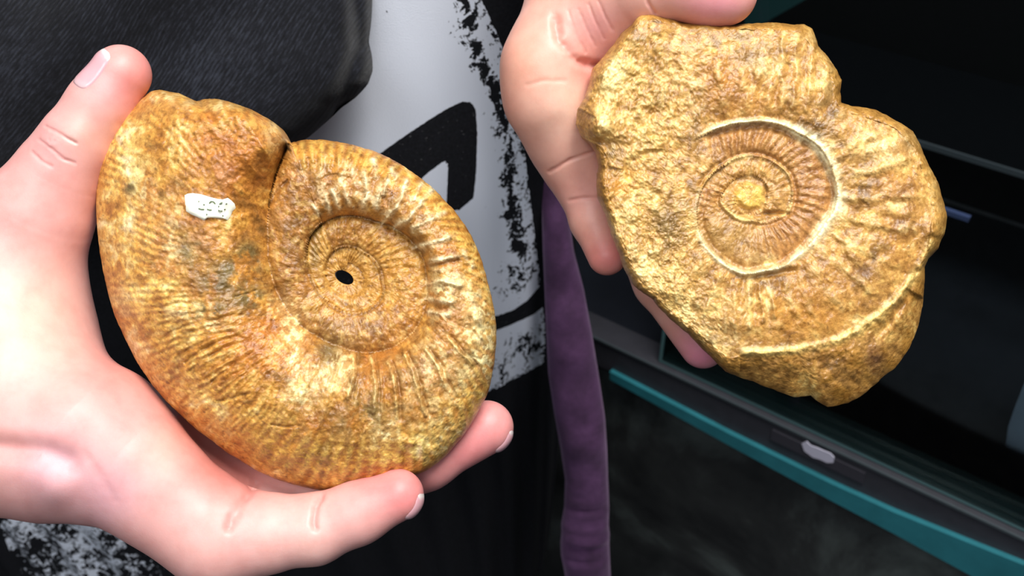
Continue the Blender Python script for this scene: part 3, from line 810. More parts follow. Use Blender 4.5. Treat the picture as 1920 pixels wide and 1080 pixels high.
def blend(col, w, rgb):
    w = np.clip(w, 0, 1)[..., None]
    return col * (1 - w) + lin(rgb) * w
def cmap(v, stops):
    ps = [p for p, _ in stops]; cs = np.array([lin(c) for _, c in stops])
    return np.stack([np.interp(v, ps, cs[:, k]) for k in range(3)], -1)
def unit(n): return (n - n.mean()) / n.std()
def gs(x, y, cx, cy, rx, ry=None, rot=0):
    ry = ry or rx
    c, s = math.cos(rot), math.sin(rot)
    u = (x - cx) * c + (y - cy) * s; v = -(x - cx) * s + (y - cy) * c
    return np.exp(-(u / rx) ** 2 - (v / ry) ** 2)
u = np.linspace(0, 1, NR1); rho1 = np.sin(u * math.pi / 2)
TH, RH = np.meshgrid(th1, rho1, indexing='ij')
RR = hole_r[:, None] + (R1 - hole_r)[:, None] * RH
RO = np.broadcast_to(R1[:, None], RR.shape)
Z1, F = fossil1_fields(TH, RR, RO)
x, y = F['x'], F['y']
N1, N2, N3, N4 = n2(x, y, 70, 61, 4), n2(x, y, 24, 62, 4), n2(x, y, 9, 63, 3), n2(x, y, 38, 64, 5, .65)
inn = F['l1'] | F['l2'] | F['l3']
WX, WY = x + 22 * n2(x, y, 50, 70, 3), y + 22 * n2(x, y, 50, 73, 3)
V1 = unit(n2(WX, WY, 46, 74, 6, .62)); V2 = unit(n2(WX, WY, 15, 75, 5, .6)); V3 = unit(1 - np.abs(n2(WX, WY, 20, 76, 4, .6)))
off = 0.10 + 0.75 * sstep(0.40, 0.75, F['t']) * F['out'] * (1 - .9 * F['right']) - 0.35 * inn - 0.45 * F['right'] * F['out'] * sstep(.85, .55, F['t'])
for cx, cy, rx, ry, a in ((430, 270, 80, 60, -.7), (370, 330, 60, 50, -.2), (250, 420, 50, 160, .45), (330, 620, 80, 60, .2), (560, 560, 50, 60, -.1), (400, 480, 60, 60, -.4), (600, 850, 160, 50, -.25), (470, 800, 60, 60, -.2), (860, 580, 70, 90, .5), (780, 840, 90, 50, .5), (600, 720, 60, 60, .35), (580, 330, 50, 50, -.6), (720, 320, 70, 40, .1), (545, 460, 40, 130, -.8), (740, 500, 50, 60, .35), (650, 630, 80, 30, -.5), (240, 330, 30, 80, .35)):
    off = off + a * gs(x, y, cx, cy, rx, ry)
val = off - 0.12 + 0.55 * V1 + 0.30 * V2 + 0.22 * V3
STOPS = [(-2.2, (112, 78, 34)), (-1.3, (148, 100, 44)), (-0.55, (176, 118, 50)), (0.1, (198, 138, 58)), (0.7, (216, 160, 74)), (1.3, (234, 188, 100)), (2.0, (250, 222, 146)), (2.8, (254, 238, 186))]
col = cmap(val, STOPS)
col = blend(col, 0.5 * sstep(.3, 1.4, unit(n2(x, y, 70, 77, 4))) * (1 - inn), (194, 118, 46))
col = blend(col, 0.45 * inn, (164, 114, 58))
col = blend(col, 0.5 * (F['l2'] | F['l3']), (204, 156, 76))
col = blend(col, 0.6 * inn * gs(x, y, 760, 500, 50, 70), (200, 142, 56))
col = blend(col, 0.5 * inn * gs(x, y, 640, 620, 60, 30), (150, 114, 64))
col = blend(col, 0.5 * inn * sstep(.05, .3, N3 + .5 * N4), (216, 174, 100))
col = blend(col, 0.6 * F['c1'] * inn, (214, 168, 90))
fl_ = F['right'] * F['out'] * sstep(0.0, .1, F['t']) * sstep(.8, .6, F['t'])
col = blend(col, 0.55 * fl_ * (1 - F['rib']) * sstep(-.5, .1, N2), (166, 118, 56))
col = blend(col, 0.45 * gs(x, y, 590, 880, 230, 60) * sstep(-.3, .2, N2), (176, 128, 46))
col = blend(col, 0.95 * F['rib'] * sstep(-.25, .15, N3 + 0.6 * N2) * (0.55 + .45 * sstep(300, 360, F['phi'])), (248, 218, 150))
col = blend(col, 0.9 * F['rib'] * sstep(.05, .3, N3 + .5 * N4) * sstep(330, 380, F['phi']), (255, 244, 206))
col = blend(col, 0.75 * F['bw'] * sstep(-.2, .3, N2), (240, 198, 104))
col = blend(col, 0.45 * F['fw'], (236, 196, 100))
col = blend(col, 0.5 * F['lw'] * sstep(-.1, .3, N3), (232, 194, 116))
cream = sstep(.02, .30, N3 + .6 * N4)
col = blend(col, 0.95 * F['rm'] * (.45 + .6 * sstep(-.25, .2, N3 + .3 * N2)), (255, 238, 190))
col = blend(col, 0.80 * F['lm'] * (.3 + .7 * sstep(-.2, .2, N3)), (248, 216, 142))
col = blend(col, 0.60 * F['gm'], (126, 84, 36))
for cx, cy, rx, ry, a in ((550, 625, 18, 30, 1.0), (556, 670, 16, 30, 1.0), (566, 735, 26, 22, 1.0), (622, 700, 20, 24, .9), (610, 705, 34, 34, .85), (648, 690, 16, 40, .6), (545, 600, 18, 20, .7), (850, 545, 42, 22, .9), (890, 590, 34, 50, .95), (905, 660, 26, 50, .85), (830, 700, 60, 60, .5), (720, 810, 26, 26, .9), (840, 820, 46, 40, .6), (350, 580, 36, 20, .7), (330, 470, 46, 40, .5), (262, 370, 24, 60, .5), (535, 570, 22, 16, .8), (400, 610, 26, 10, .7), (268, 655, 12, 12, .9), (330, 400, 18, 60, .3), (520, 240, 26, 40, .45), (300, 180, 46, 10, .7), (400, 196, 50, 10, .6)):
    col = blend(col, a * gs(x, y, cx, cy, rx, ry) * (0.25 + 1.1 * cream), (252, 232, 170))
gray = sstep(-.32, .05, N2 + .5 * N1)
for cx, cy, rx, ry, a in ((465, 480, 22, 28, .95), (440, 505, 44, 22, .8), (395, 580, 30, 16, .95), (350, 470, 18, 30, .6), (470, 560, 40, 24, .8), (410, 530, 50, 24, .7), (305, 365, 10, 8, .7), (243, 352, 13, 10, .9), (690, 770, 30, 40, .55), (615, 660, 24, 30, .5), (590, 470, 10, 40, .45), (900, 610, 14, 10, .3)):
    col = blend(col, a * gs(x, y, cx, cy, rx, ry) * gray * 1.5, (124, 104, 62))
for cx, cy, rx, ry, a in ((420, 270, 70, 40, .6), (370, 250, 60, 30, .45), (460, 640, 50, 40, .6), (430, 690, 60, 40, .5), (480, 330, 50, 40, .5)):
    col = blend(col, a * gs(x, y, cx, cy, rx, ry) * (0.7 + .6 * N2), (190, 106, 36))
for cx, cy, rx, ry, a in ((420, 320, 90, 30, .5), (380, 440, 70, 24, .5), (800, 720, 60, 60, .3)):
    col = blend(col, a * gs(x, y, cx, cy, rx, ry) * sstep(-.2, .3, N4), (206, 148, 96))
col = blend(col, 0.55 * F['ap'] * sstep(.5, .75, F['t']) * sstep(-.2, .2, N2), (196, 156, 84))
# polished purple-grey streak on the worn venter
col = blend(col, 0.5 * gs(x, y, 240, 600, 18, 90, -0.35) * sstep(-.2, .2, N2), (176, 130, 100))
# fine iron-stained pits
col = blend(col, 0.5 * sstep(.42, .6, n2(x, y, 7, 66, 2)), (110, 70, 30))
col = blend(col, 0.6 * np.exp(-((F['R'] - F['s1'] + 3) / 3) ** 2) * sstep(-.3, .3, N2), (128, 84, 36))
col = blend(col, 0.75 * np.exp(-((F['R'] - F['s2'] + 5) / 3) ** 2) * sstep(-.2, .3, N2), (228, 180, 92))
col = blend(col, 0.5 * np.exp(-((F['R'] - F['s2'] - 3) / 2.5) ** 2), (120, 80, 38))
kpx = D1 / FPX
front = P(x, y, D1 - Z1 * kpx)
nb = 46
ub = np.linspace(1, 0, nb)[1:]; rb = np.sin(ub * math.pi / 2)
THb, RHb = np.meshgrid(th1, rb, indexing='ij')
RRb = hole_r[:, None] + (R1 - hole_r)[:, None] * RHb; ROb = np.broadcast_to(R1[:, None], RRb.shape)
Zb, _ = fossil1_fields(THb, RRb, ROb)
xb = C1[0] + RRb * np.cos(THb); yb = C1[1] - RRb * np.sin(THb)
backv = P(xb, yb, np.full_like(xb, D1)) + (Zb * kpx * 0.8)[..., None] * cF
ring = np.concatenate([front, backv], 1); nvr = ring.shape[1]
colb = np.tile(lin((188, 134, 60)), (NT1, nb - 1, 1))
faces = grid_faces(NT1, nvr, True)
i = np.arange(NT1); j = (i + 1) % NT1
faces = np.concatenate([faces, np.stack([i * nvr + nvr - 1, j * nvr + nvr - 1, j * nvr, i * nvr], 1)])
ROCK = rock_mat('golden_limestone')
fossil1 = thing('ammonite_fossil', 'rounded golden-brown ammonite with pierced centre and small white paper label, in the bare hand', 'fossil', tuple(P(645, 915, D1)))
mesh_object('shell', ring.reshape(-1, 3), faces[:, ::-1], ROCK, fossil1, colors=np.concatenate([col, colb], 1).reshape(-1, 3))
# number label glued to the flank
LAB = [(346, 366), (352, 363), (362, 362), (376, 364), (386, 367), (396, 370), (408, 373), (418, 374), (427, 371), (434, 376), (440, 382), (442, 390), (436, 396), (433, 404), (427, 413), (418, 410), (404, 409), (389, 409), (382, 413), (370, 407), (358, 402), (349, 396), (347, 382)]
def on_fossil1(px, py, lift):
    px = np.asarray(px, float); py = np.asarray(py, float)
    T = np.arctan2(C1[1] - py, px - C1[0]); r = np.hypot(px - C1[0], py - C1[1])
    zz, _ = fossil1_fields(T, r, np.interp(T, th1, R1))
    return P(px, py, D1 - zz * kpx - lift)
lc = np.array([394.0, 388.0]); lp = np.array(LAB, float)
lr = 9
LX = np.concatenate([[lc[0]], (lc[0] + (lp[:, 0] - lc[0])[:, None] * (np.arange(1, lr + 1) / lr)).ravel()])
LY = np.concatenate([[lc[1]], (lc[1] + (lp[:, 1] - lc[1])[:, None] * (np.arange(1, lr + 1) / lr)).ravel()])
lift = np.full(len(LX), .0009); nL = len(lp)
lift[1 + np.arange(nL) * lr + lr - 1] = .0001
fcs = []
for a in range(nL):
    b = (a + 1) % nL
    fcs.append((0, 1 + b * lr, 1 + a * lr))
    for k in range(lr - 1): fcs.append((1 + a * lr + k, 1 + b * lr + k, 1 + b * lr + k + 1, 1 + a * lr + k + 1))
lab_o = mesh_object('paper_label', on_fossil1(LX, LY, lift), fcs, plain('paper_white', (250, 252, 232), 0.6, 0.3), fossil1)
lab_o['label'] = 'white paper label with faint dark handwriting'
ink = plain('faded_ink', (98, 112, 84), 0.7, 0.2)
strokes = [[(392, 381), (396, 377.5), (400, 378.5), (404, 382.5)], [(411, 383), (414, 381), (417, 380)], [(409, 387.5), (411, 386.5)], [(423, 383), (426, 382)], [(372, 391), (377, 392.5), (383, 392.5)], [(388, 392), (392, 393.5), (397, 393.5)], [(409, 394), (413, 396), (417, 395.5)], [(420, 393.5), (423, 392.5)], [(372, 377), (373, 378)], [(381, 383.5), (384, 384)], [(417, 404), (419, 405)], [(387, 401), (388, 403)]]
for s_ in strokes:
    s_ = np.array(s_, float); d = np.gradient(s_, axis=0); nrm = np.stack([-d[:, 1], d[:, 0]], 1); nrm /= np.linalg.norm(nrm, axis=1, keepdims=True) + 1e-9
    L = s_ + nrm * 1.1; R_ = s_ - nrm * 1.1; m = len(s_)
    pts = np.concatenate([L, R_])
    topv = on_fossil1(pts[:, 0], pts[:, 1], .00125)
    mesh_object('ink_mark', topv, [(k, k + 1, m + k + 1, m + k) for k in range(m - 1)], ink, lab_o, smooth=False)

# ---- right fossil
C2 = (1408.0, 372.0)
OUT2 = [(1198, 24), (1214, 17), (1238, 27), (1258, 30), (1275, 41), (1310, 42), (1345, 46), (1380, 47), (1410, 44), (1450, 42), (1490, 46), (1508, 46), (1523, 54), (1530, 72), (1534, 86), (1553, 107), (1569, 132), (1578, 150), (1575, 172), (1577, 193), (1598, 199), (1640, 206), (1680, 226), (1712, 246), (1724, 268), (1730, 285), (1742, 312), (1760, 345), (1768, 375), (1776, 405), (1771, 438), (1757, 468), (1741, 486), (1733, 500), (1731, 560), (1723, 610), (1706, 650), (1680, 688), (1652, 710), (1612, 744), (1590, 756), (1552, 763), (1532, 752), (1521, 742), (1490, 745), (1450, 730), (1410, 715), (1362, 697), (1330, 665), (1290, 625), (1250, 590), (1225, 562), (1190, 536), (1170, 505), (1160, 475), (1145, 435), (1135, 400), (1120, 370), (1118, 340), (1122, 310), (1117, 285), (1104, 266), (1090, 256), (1080, 232), (1083, 205), (1096, 185), (1104, 157), (1110, 130), (1130, 108), (1150, 84), (1165, 62), (1184, 45)]
RIM2 = [(1200, 40), (1300, 56), (1420, 58), (1500, 62), (1525, 95), (1560, 150), (1562, 190), (1600, 215), (1680, 242), (1712, 275), (1735, 340), (1748, 400), (1742, 450), (1728, 490), (1706, 528), (1680, 560), (1650, 590), (1610, 618), (1570, 638), (1530, 648), (1490, 655), (1450, 660), (1410, 661), (1370, 672), (1330, 640), (1290, 606), (1245, 572), (1200, 522), (1180, 480), (1160, 430), (1150, 390), (1140, 340), (1140, 280), (1120, 240), (1120, 190), (1135, 140), (1165, 90)]
SP2 = [(1176, 320), (1190, 296), (1228, 286), (1262, 289), (1300, 264), (1323, 252), (1360, 237), (1402, 230), (1449, 231), (1496, 250), (1537, 276), (1562, 326), (1570, 364), (1564, 395), (1546, 418), (1524, 449), (1493, 478), (1460, 500), (1436, 505), (1398, 512), (1354, 490), (1320, 455), (1307, 408), (1310, 376), (1326, 338), (1361, 309), (1395, 294), (1424, 294), (1455, 308), (1477, 328), (1485, 364), (1478, 395), (1450, 412), (1410, 412), (1372, 400), (1352, 378), (1362, 350), (1385, 332), (1410, 328), (1432, 340), (1440, 362)]
NT2, NR2 = 1000, 240
th2 = np.linspace(-math.pi, math.pi, NT2, endpoint=False)
sa2, sr2 = unrolled(C2, SP2, -1)
Q0 = sa2[0]
R2 = polar_outline(C2, OUT2, th2) + 2.6 * n2(np.cos(th2) * 300, np.sin(th2) * 300, 16, 71, 4)
RM2 = np.minimum(polar_outline(C2, RIM2, th2) + 4 * n2(np.cos(th2) * 300, np.sin(th2) * 300, 22, 72, 4), R2 - 9)
u = np.linspace(0, 1, NR2); rho2 = np.sin(u * math.pi / 2)
TH, RH = np.meshgrid(th2, rho2, indexing='ij')
RR = R2[:, None] * RH; RM = np.broadcast_to(RM2[:, None], RR.shape); RO = np.broadcast_to(R2[:, None], RR.shape)
x = C2[0] + RR * np.cos(TH); y = C2[1] - RR * np.sin(TH)
deg = -np.degrees(TH)
phi = (deg - Q0) % 360 + Q0
s = lambda a: np.interp(a, sa2, sr2)
s1, s2, s3 = np.minimum(s(phi), RM - 5), s(phi + 360), np.where(phi + 720 > sa2[-1], 30.0, s(phi + 720))
N1, N2, N3, N4 = n2(x, y, 80, 81, 4), n2(x, y, 26, 82, 4), n2(x, y, 10, 83, 3), n2(x, y, 40, 84, 5, .65)
HT = 74.0
t = np.clip((RR - s1) / np.maximum(RM - s1, 1), 0, 1)
matrix = np.clip(gs(x, y, 1190, 210, 110, 120) * 1.3 + gs(x, y, 1230, 470, 80, 110) * 1.1 + gs(x, y, 1270, 600, 70, 60), 0, 1)       # rough ground left of the coil
jit = 2.5 * n2(x, y, 90, 85, 2)
rib = 0.5 + 0.5 * np.cos(2 * math.pi * ((phi - 6 * t + jit) / 8.2 + .35 * n2(x, y, 40, 94, 3)))
ribw = sstep(0, .12, t) * sstep(.95, .6, t) * (1 - matrix) * np.clip(.55 + 1.1 * n2(x, y, 50, 93, 3), 0, 1) * (0.18 + 0.95 * np.clip(gs(x, y, 1430, 580, 90, 60) + gs(x, y, 1480, 140, 120, 80) + .5 * gs(x, y, 1660, 420, 70, 90), 0, 1))
dome = np.sin(np.clip(0.12 + 0.80 * t, 0, 1) * math.pi) ** 0.8
z_out = HT - 16 + 20 * dome * (1 - 0.5 * matrix) + 7.0 * ribw * (rib - .5)
t1 = np.clip((RR - s2) / np.maximum(s1 - s2, 1e-3), 0, 1); t2 = np.clip((RR - s3) / np.maximum(s2 - s3, 1e-3), 0, 1)
rib1 = 0.5 + 0.5 * np.cos(2 * math.pi * ((phi - 8 * t1 + jit) / 8.0 + .30 * n2(x, y, 26, 95, 3)))
tongue = sstep(Q0 + 52, Q0 + 28, phi)                               # start of the coil, buried in the matrix
m1 = np.clip(gs(x, y, 1360, 450, 60, 60) * 1.3, 0, 1)
z_1 = HT - 24 + 13 * np.sin(np.clip(.1 + .75 * t1, 0, 1) * math.pi) + 3.6 * (1 - m1) * np.clip(.6 + 1.0 * n2(x, y, 40, 96, 3), .1, 1) * (rib1 - .5) * sstep(0, .2, t1) * sstep(1, .8, t1)
rib2 = 0.5 + 0.5 * np.cos(2 * math.pi * (phi + jit) / 11.0)
z_2 = HT - 30 + 11 * np.sin(np.clip(.1 + .75 * t2, 0, 1) * math.pi) + 2.2 * (rib2 - .5) * np.clip(.3 + 1.4 * n2(x, y, 24, 107, 2), 0, 1) + 3 * n2(x, y, 12, 108, 3)
L0 = RR > s1; L1 = (RR <= s1) & (RR > s2); L2 = (RR <= s2) & (RR > s3); L3 = RR <= s3
z_1 = z_1 * (1 - tongue) + (HT - 9) * tongue
z = np.where(L0, z_out, np.where(L1, z_1, np.where(L2, z_2, HT - 34 + 0 * RR)))
# white calcite ridges along the coil, centre boss
ridge1 = np.exp(-((RR - s1 - 2) / (5.0 + 8.0 * sstep(Q0 + 90, Q0 + 130, phi) * sstep(Q0 + 230, Q0 + 190, phi) * (.8 + .8 * n2(x, y, 30, 87, 3)))) ** 2) * sstep(Q0 + 30, Q0 + 60, phi) * (1 - .7 * sstep(Q0 + 262, Q0 + 330, phi))
ridge2 = np.exp(-((RR - s2) / 4.0) ** 2)
z = z + 8 * ridge1 + 4.5 * ridge2 - 4 * (1 - tongue) * np.exp(-((RR - s1 + 11) / 5) ** 2) - 3.5 * np.exp(-((RR - s2 - 7) / 4) ** 2)
boss = sstep(30, 17, np.hypot((x - 1405) * .9, y - 368) + 6 * n2(x, y, 12, 86, 3))
z = z + 16 * boss + 6 * sstep(58, 40, np.hypot(x - 1395, y - 372) + 14 * n2(x, y, 22, 87, 3)) * (1 - boss)
z = z - 9 * np.exp(-(seg_dist(x, y, [(1388, 402), (1410, 407), (1438, 400), (1475, 400)], False) / 4) ** 2)
# broken ledge under the coil and scarp left
z = z + 5 * np.exp(-(seg_dist(x, y, [(1398, 512), (1436, 505), (1493, 497)], False) / 5) ** 2) - 6 * np.exp(-(seg_dist(x, y, [(1402, 522), (1440, 516), (1490, 508)], False) / 6) ** 2)
z = z - 7 * np.exp(-(seg_dist(x, y, [(1180, 330), (1182, 305), (1205, 290), (1235, 284)], False) / 8) ** 2) * (y > 280)
# bright rim line over the lower side
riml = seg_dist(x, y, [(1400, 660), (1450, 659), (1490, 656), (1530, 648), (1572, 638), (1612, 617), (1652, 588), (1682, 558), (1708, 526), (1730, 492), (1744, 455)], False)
z = z + 6 * np.exp(-(riml / 7) ** 2)
RIBS2 = [([(1404, 535), (1406, 575), (1405, 615)], 6, 5), ([(1424, 535), (1428, 570), (1432, 600)], 5, 5), ([(1440, 530), (1447, 560), (1453, 592)], 6, 5), ([(1470, 530), (1478, 560), (1490, 586)], 5, 6), ([(1386, 532), (1382, 570), (1376, 604)], 5, 6), ([(1350, 520), (1338, 552), (1322, 580)], 5, 8), ([(1310, 500), (1292, 524), (1268, 548)], 4, 8),
         ([(1486, 200), (1492, 140), (1496, 70)], 6, 7), ([(1512, 205), (1520, 140), (1524, 84)], 6, 6), ([(1466, 200), (1468, 140), (1466, 70)], 5, 6), ([(1536, 212), (1548, 160), (1552, 120)], 5, 6), ([(1440, 200), (1438, 130)], 4, 7), ([(1400, 205), (1394, 140)], 4, 8), ([(1360, 210), (1346, 150), (1336, 100)], 3, 8), ([(1500, 260), (1540, 225), (1580, 214)], 4, 7),
         ([(1590, 330), (1640, 318), (1700, 300)], 5, 9), ([(1590, 372), (1650, 372), (1720, 366)], 4, 8), ([(1586, 410), (1640, 420), (1710, 432)], 5, 8), ([(1575, 290), (1620, 262), (1660, 246)], 5, 9), ([(1566, 440), (1612, 466), (1676, 496)], 5, 8), ([(1540, 468), (1586, 506), (1636, 548)], 5, 8), ([(1516, 490), (1548, 536), (1580, 580)], 4, 8)]
xr = x + 5 * n2(x, y, 26, 101, 3); yr = y + 5 * n2(x, y, 26, 102, 3)
ribline = np.zeros_like(x)
for ln, hh, ww in RIBS2:
    g = np.exp(-(seg_dist(xr, yr, ln, False) / ww) ** 2) * np.clip(.8 + .7 * n2(x, y, 24, 103, 2), .1, 1.2)
    ribline = np.maximum(ribline, g * hh / 6)
    z = z + hh * g
z = z + 7 * n2(x, y, 75, 104, 3) * sstep(0, .1, t) * L0 + 4 * n2(x + 8 * N2, y, 26, 105, 3)
# knobs on the left edge, edge lumps
for kx_, ky_, kr, kh in ((1118, 236, 30, 26), (1128, 232, 18, 8), (1140, 150, 22, 14), (1165, 110, 22, 10), (1190, 60, 26, 10), (1150, 186, 16, 9), (1240, 50, 24, 9), (1136, 350, 20, 10), (1560, 740, 40, 18), (1650, 680, 50, 20), (1700, 600, 34, 16), (1755, 430, 24, 14), (1300, 400, 24, 4), (1240, 540, 24, 10), (1180, 470, 22, 9)):
    z = z + kh * gs(x, y, kx_, ky_, kr)
z = z - 10 * gs(x, y, 1140, 268, 22, 12)
z = z - 9 * np.exp(-(seg_dist(x, y, [(1720, 510), (1700, 560), (1672, 600), (1650, 625)], False) / 7) ** 2)
rough = 3.2 * N2 + 2.4 * N3 + 1.6 * n2(x, y, 4.5, 88, 2) + 4 * n2(x, y, 60, 97, 3)
rough = rough * (0.55 + 0.9 * matrix + 0.7 * (RR > RM)) + 8 * (RR > RM) * N4
z = z + rough
# fall away outside the rim
te = np.clip((RR - RM) / np.maximum(RO - RM, 1e-3), 0, 1)
fall = np.where(RO - RM > 40, np.maximum(0, 1 - te ** 1.25) ** 0.75, np.maximum(0, 1 - te ** 2.2) ** 0.5)
z = np.where(RR > RM, z * fall, z)
z = np.where(RH >= 1 - 1e-9, 0, z)
# colour
WX, WY = x + 22 * n2(x, y, 50, 70, 3), y + 22 * n2(x, y, 50, 73, 3)
V1 = unit(n2(WX, WY, 50, 174, 6, .62)); V2 = unit(n2(WX, WY, 14, 175, 5, .6)); V3 = unit(1 - np.abs(n2(WX, WY, 22, 176, 4, .6)))
off = -0.30 + 0.30 * matrix - 0.3 * L1 + 0.0 * x
for cx, cy, rx, ry, a in ((1380, 160, 90, 50, -.5), (1480, 560, 110, 80, -.35), (1660, 360, 60, 90, -.2), (1170, 150, 40, 80, .6), (1250, 620, 80, 60, .4), (1160, 420, 30, 80, .3), (1620, 690, 80, 60, -.4), (1680, 640, 40, 60, -.2), (1480, 700, 80, 30, .1), (1640, 260, 60, 40, .4), (1740, 360, 30, 80, .4)):
    off = off + a * gs(x, y, cx, cy, rx, ry)
val = off + 0.55 * V1 + 0.38 * V2 + 0.25 * V3
col = cmap(val, [(-2.2, (116, 84, 42)), (-1.3, (154, 112, 56)), (-0.55, (182, 134, 70)), (0.1, (202, 154, 82)), (0.7, (216, 174, 98)), (1.3, (232, 196, 122)), (2.0, (246, 220, 158)), (2.8, (252, 236, 194))])
col = blend(col, 0.3 * matrix * (0.75 + .5 * N2), (212, 174, 100))
col = blend(col, 0.6 * matrix * sstep(.1, .4, N3), (240, 212, 140))
col = blend(col, 0.5 * matrix * sstep(.1, .4, n2(x, y, 12, 89, 3)), (156, 116, 58))
col = blend(col, 0.72 * L1 * (1 - .6 * m1) * (1 - tongue), (180, 126, 72))
col = blend(col, 0.34 * L1 * (1 - m1) * (1 - rib1) * (1 - tongue) * sstep(0, .2, t1), (128, 82, 42))
col = blend(col, 0.6 * (L2 | L3) * sstep(-.1, .3, n2(x, y, 20, 109, 4)) , (206, 166, 100))
col = blend(col, 0.4 * L1 * rib1 * sstep(0., .3, N3), (222, 172, 110))
col = blend(col, 0.5 * (L2 | L3), (180, 132, 74))
col = blend(col, 0.6 * m1 * (L1 | L2), (178, 140, 80))
col = blend(col, 0.9 * boss, (226, 188, 92))
for cx, cy, rx, ry, a, rgb in ((1345, 150, 60, 50, .7, (206, 140, 60)), (1400, 190, 70, 40, .5, (186, 124, 58)), (1470, 150, 50, 70, .45, (196, 140, 66)), (1520, 560, 80, 60, .55, (204, 140, 62)), (1470, 600, 80, 40, .6, (206, 142, 60)), (1680, 330, 40, 60, .5, (196, 134, 64)), (1160, 350, 24, 24, .8, (222, 150, 50)), (1550, 600, 60, 30, .5, (200, 140, 62)), (1700, 480, 40, 60, .4, (196, 130, 52))):
    col = blend(col, a * gs(x, y, cx, cy, rx, ry) * (.75 + .5 * N2), rgb)
for cx, cy, rx, ry, a in ((1380, 80, 70, 22, .75), (1560, 150, 14, 40, .7), (1250, 420, 36, 44, .7), (1420, 110, 40, 30, .5), (1150, 300, 20, 40, .5), (1530, 200, 30, 20, .5), (1640, 690, 22, 30, .75), (1620, 640, 26, 16, .6), (1500, 690, 60, 20, .4), (1450, 520, 30, 14, .5), (1600, 500, 30, 20, .45), (1270, 100, 30, 40, .35)):
    col = blend(col, a * gs(x, y, cx, cy, rx, ry) * sstep(-.3, .2, N2) * 1.2, (140, 112, 68))
for cx, cy, rx, ry, a in ((1640, 665, 16, 26, .8), (1690, 360, 16, 12, .5), (1620, 510, 22, 14, .5), (1120, 268, 18, 8, .6), (1685, 425, 14, 9, .5)):
    col = blend(col, a * gs(x, y, cx, cy, rx, ry), (120, 82, 62))  # dark spots; the one below the left knob paints its shadow
crm = sstep(.0, .3, N3 + .6 * N4)
col = blend(col, 0.55 * ribline * sstep(-.2, .2, N3 + .3 * N2), (246, 212, 140))
col = blend(col, ribw * rib * 0.55 * sstep(-.1, .3, N3), (244, 206, 132))
col = blend(col, 1.0 * ridge1 * (0.6 + .7 * sstep(-.2, .2, N2 + .4 * N3)), (255, 242, 194))
col = blend(col, 0.8 * ridge2 * sstep(-.2, .3, N2), (244, 214, 140))
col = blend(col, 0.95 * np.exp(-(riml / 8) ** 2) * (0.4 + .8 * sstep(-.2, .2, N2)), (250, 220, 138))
for cx, cy, rx, ry, a in ((1132, 222, 16, 26, 1.0), (1142, 152, 14, 30, .95), (1150, 130, 12, 20, .8), (1432, 125, 28, 14, .8), (1640, 270, 34, 24, .8), (1660, 285, 20, 18, .6), (1680, 385, 18, 9, .8), (1140, 440, 20, 60, .5), (1200, 500, 40, 50, .55), (1290, 590, 60, 40, .5), (1340, 640, 50, 24, .6), (1530, 60, 20, 30, .6), (1550, 110, 14, 34, .6), (1712, 262, 20, 30, .6), (1755, 360, 14, 50, .4), (1440, 575, 7, 40, .8), (1406, 560, 6, 46, .7), (1430, 490, 26, 14, .8), (1210, 500, 20, 20, .6), (1560, 290, 8, 40, .6), (1300, 170, 20, 40, .3)):
    col = blend(col, a * gs(x, y, cx, cy, rx, ry) * (0.35 + .9 * crm), (253, 228, 160))
col = blend(col, 0.55 * sstep(.42, .6, n2(x, y, 8, 90, 2)), (112, 76, 36))
col = blend(col, 0.5 * (RR > RM) * sstep(-.2, .3, N2) * (RO - RM > 40), (186, 132, 52))
col = blend(col, 0.5 * (RR > RM) * (RO - RM <= 40), (176, 128, 56))
k2 = D2 / FPX
front = P(x, y, D2 - z * k2)
nb = 40
ub = np.linspace(1, 0, nb)[1:]; rb = np.sin(ub * math.pi / 2)
THb, RHb = np.meshgrid(th2, rb, indexing='ij')
RRb = R2[:, None] * RHb
xb = C2[0] + RRb * np.cos(THb); yb = C2[1] - RRb * np.sin(THb)
zb = 96 * np.sqrt(np.maximum(0, 1 - RHb ** 5)) * (1 + 0.12 * n2(xb, yb, 70, 91, 4)) + 3 * n2(xb, yb, 20, 92, 3) * (1 - RHb ** 4)
backv = P(xb, yb, np.full_like(xb, D2)) + (zb * k2)[..., None] * cF
ring = np.concatenate([front, backv], 1); nvr = ring.shape[1]
colb = np.tile(lin((186, 138, 66)), (NT2, nb - 1, 1))
fossil2 = thing('ammonite_fossil', 'flat pale-gold ammonite slab with broken outline, held in front of the glass case', 'fossil', tuple(P(1550, 760, D2)))
mesh_object('slab', ring.reshape(-1, 3), grid_faces(NT2, nvr, True)[:, ::-1], ROCK, fossil2, colors=np.concatenate([col, colb], 1).reshape(-1, 3))

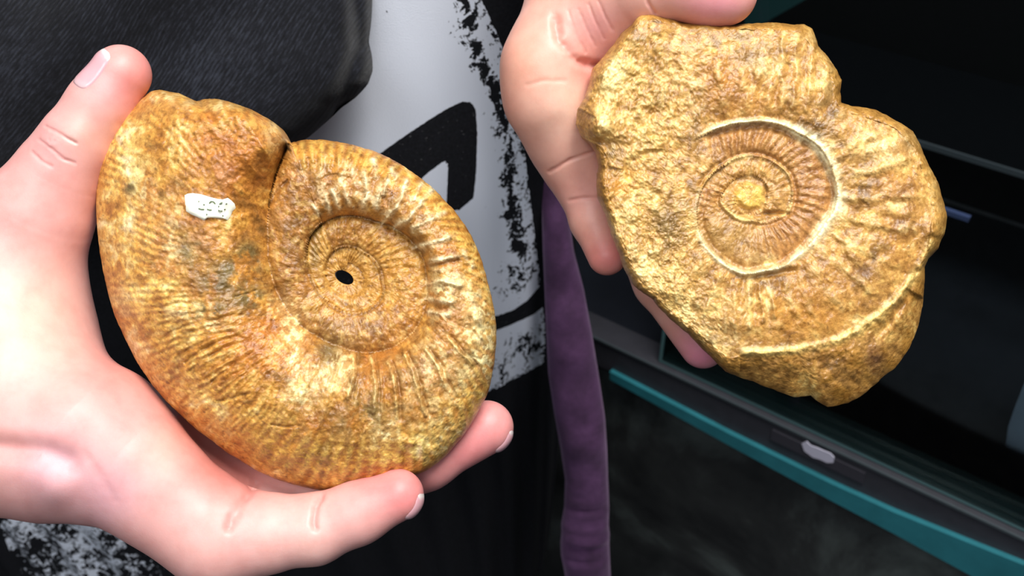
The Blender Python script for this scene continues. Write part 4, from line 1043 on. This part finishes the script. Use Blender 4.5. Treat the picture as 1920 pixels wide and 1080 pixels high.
# ------------------------------------------------------------------ second person: bare left arm and hand gripping the left fossil
holder = thing('person', 'bare arm and hand of a person outside the picture, gripping the round labelled ammonite', 'person', tuple(P(-300, 900, D1 + .03)))
d = D1
hand1 = Hand(
    palm=[[(-620, 760, d - .02, 190), (-260, 720, d + .0, 205), (-60, 690, d + .004, 205), (20, 640, d + .004, 150)],
          [(-120, 790, d - .004, 152), (60, 806, d - .006, 146), (170, 832, d - .008, 132), (256, 884, d - .011, 87), (328, 946, d - .011, 78), (402, 1010, d - .010, 78)],
          [(210, 826, d + .016, 104), (300, 850, d + .028, 96), (390, 900, d + .038, 88), (420, 880, d + .048, 80)],
          [(-40, 620, d + .006, 170), (20, 525, d + .006, 112)]],
    fingers=[[(10, 530, d + .006, 114), (72, 400, d + .002, 96), (112, 325, d - .001, 74), (146, 266, d - .004, 63), (188, 200, d - .006, 57), (228, 139, d - .007, 54)],
             [(420, 1000, d - .010, 90), (500, 1000, d - .011, 69), (590, 992, d - .012, 61), (670, 962, d - .012, 54), (746, 928, d - .012, 48.5)],
             [(420, 930, d + .018, 76), (620, 936, d + .020, 58), (800, 862, d + .018, 52), (913, 801, d + .016, 50)],
             [(420, 880, d + .038, 70), (600, 820, d + .044, 58), (770, 740, d + .040, 50)],
             [(400, 850, d + .050, 68), (520, 700, d + .056, 58), (640, 640, d + .052, 50)]],
    k_palm=0.015, k_in=0.006, k_join=0.012)
cre1 = [([(86, 236), (104, 246), (124, 258), (142, 268)], .0010, 4), ([(74, 262), (96, 278), (118, 298), (140, 306)], .0008, 4), ([(60, 285), (76, 300), (96, 312)], .0007, 4), ([(93, 262), (97, 268), (101, 264)], .0007, 4),
        ([(478, 908), (455, 938), (436, 970), (430, 990)], .0022, 12), ([(602, 930), (592, 950), (588, 975), (590, 990)], .0020, 9),
        ([(160, 850), (190, 894), (216, 936)], .0005, 12),
        ([(-40, 838), (20, 842), (80, 848), (124, 866)], .0040, 34)]
bl1 = [(255, 150, 70, (226, 138, 130), .85), (200, 160, 40, (232, 178, 180), .4), (100, 270, 40, (222, 160, 160), .55), (150, 250, 40, (246, 208, 192), .5), (150, 420, 60, (228, 168, 166), .5),
       (50, 600, 110, (244, 210, 190), .65), (210, 700, 45, (224, 150, 142), .75), (400, 860, 60, (206, 118, 104), .75), (350, 800, 40, (214, 130, 116), .7), (450, 900, 45, (214, 132, 124), .6), (300, 850, 50, (244, 204, 186), .4),  # palm strip under the fossil darkened: shade put into the skin colour
       (700, 900, 60, (234, 146, 142), .7), (760, 930, 50, (232, 136, 134), .85), (560, 1010, 90, (244, 200, 188), .5), (880, 830, 110, (232, 142, 142), .85), (100, 880, 70, (222, 176, 190), .5), (200, 930, 60, (218, 172, 190), .5), (380, 1010, 80, (240, 190, 180), .4)]  # lilac on wrist and underside is painted shade; fingertips are flushed
bum1 = [(96, 268, 10, .0006), (150, 245, 26, .0010), (104, 908, 40, .0024), (225, 240, 20, -.0004)]
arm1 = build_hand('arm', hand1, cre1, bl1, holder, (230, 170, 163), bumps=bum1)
ax = P(228, 139, d) - P(188, 200, d)
nail(hand1, P(207, 138, d - .007), -cF * 0.92 - cR * 0.42 + cU * .06, ax, .0170, .0130, arm1, name='thumbnail')
nail(hand1, P(760, 925, d - .012), -cU * .75 + cR * .62 - cF * .12, cR * .8 + cU * .55, .011, .012, arm1)
nail(hand1, P(925, 798, d + .016), -cU * .75 + cR * .55 - cF * .10, cR * .8 + cU * .5, .011, .012, arm1)
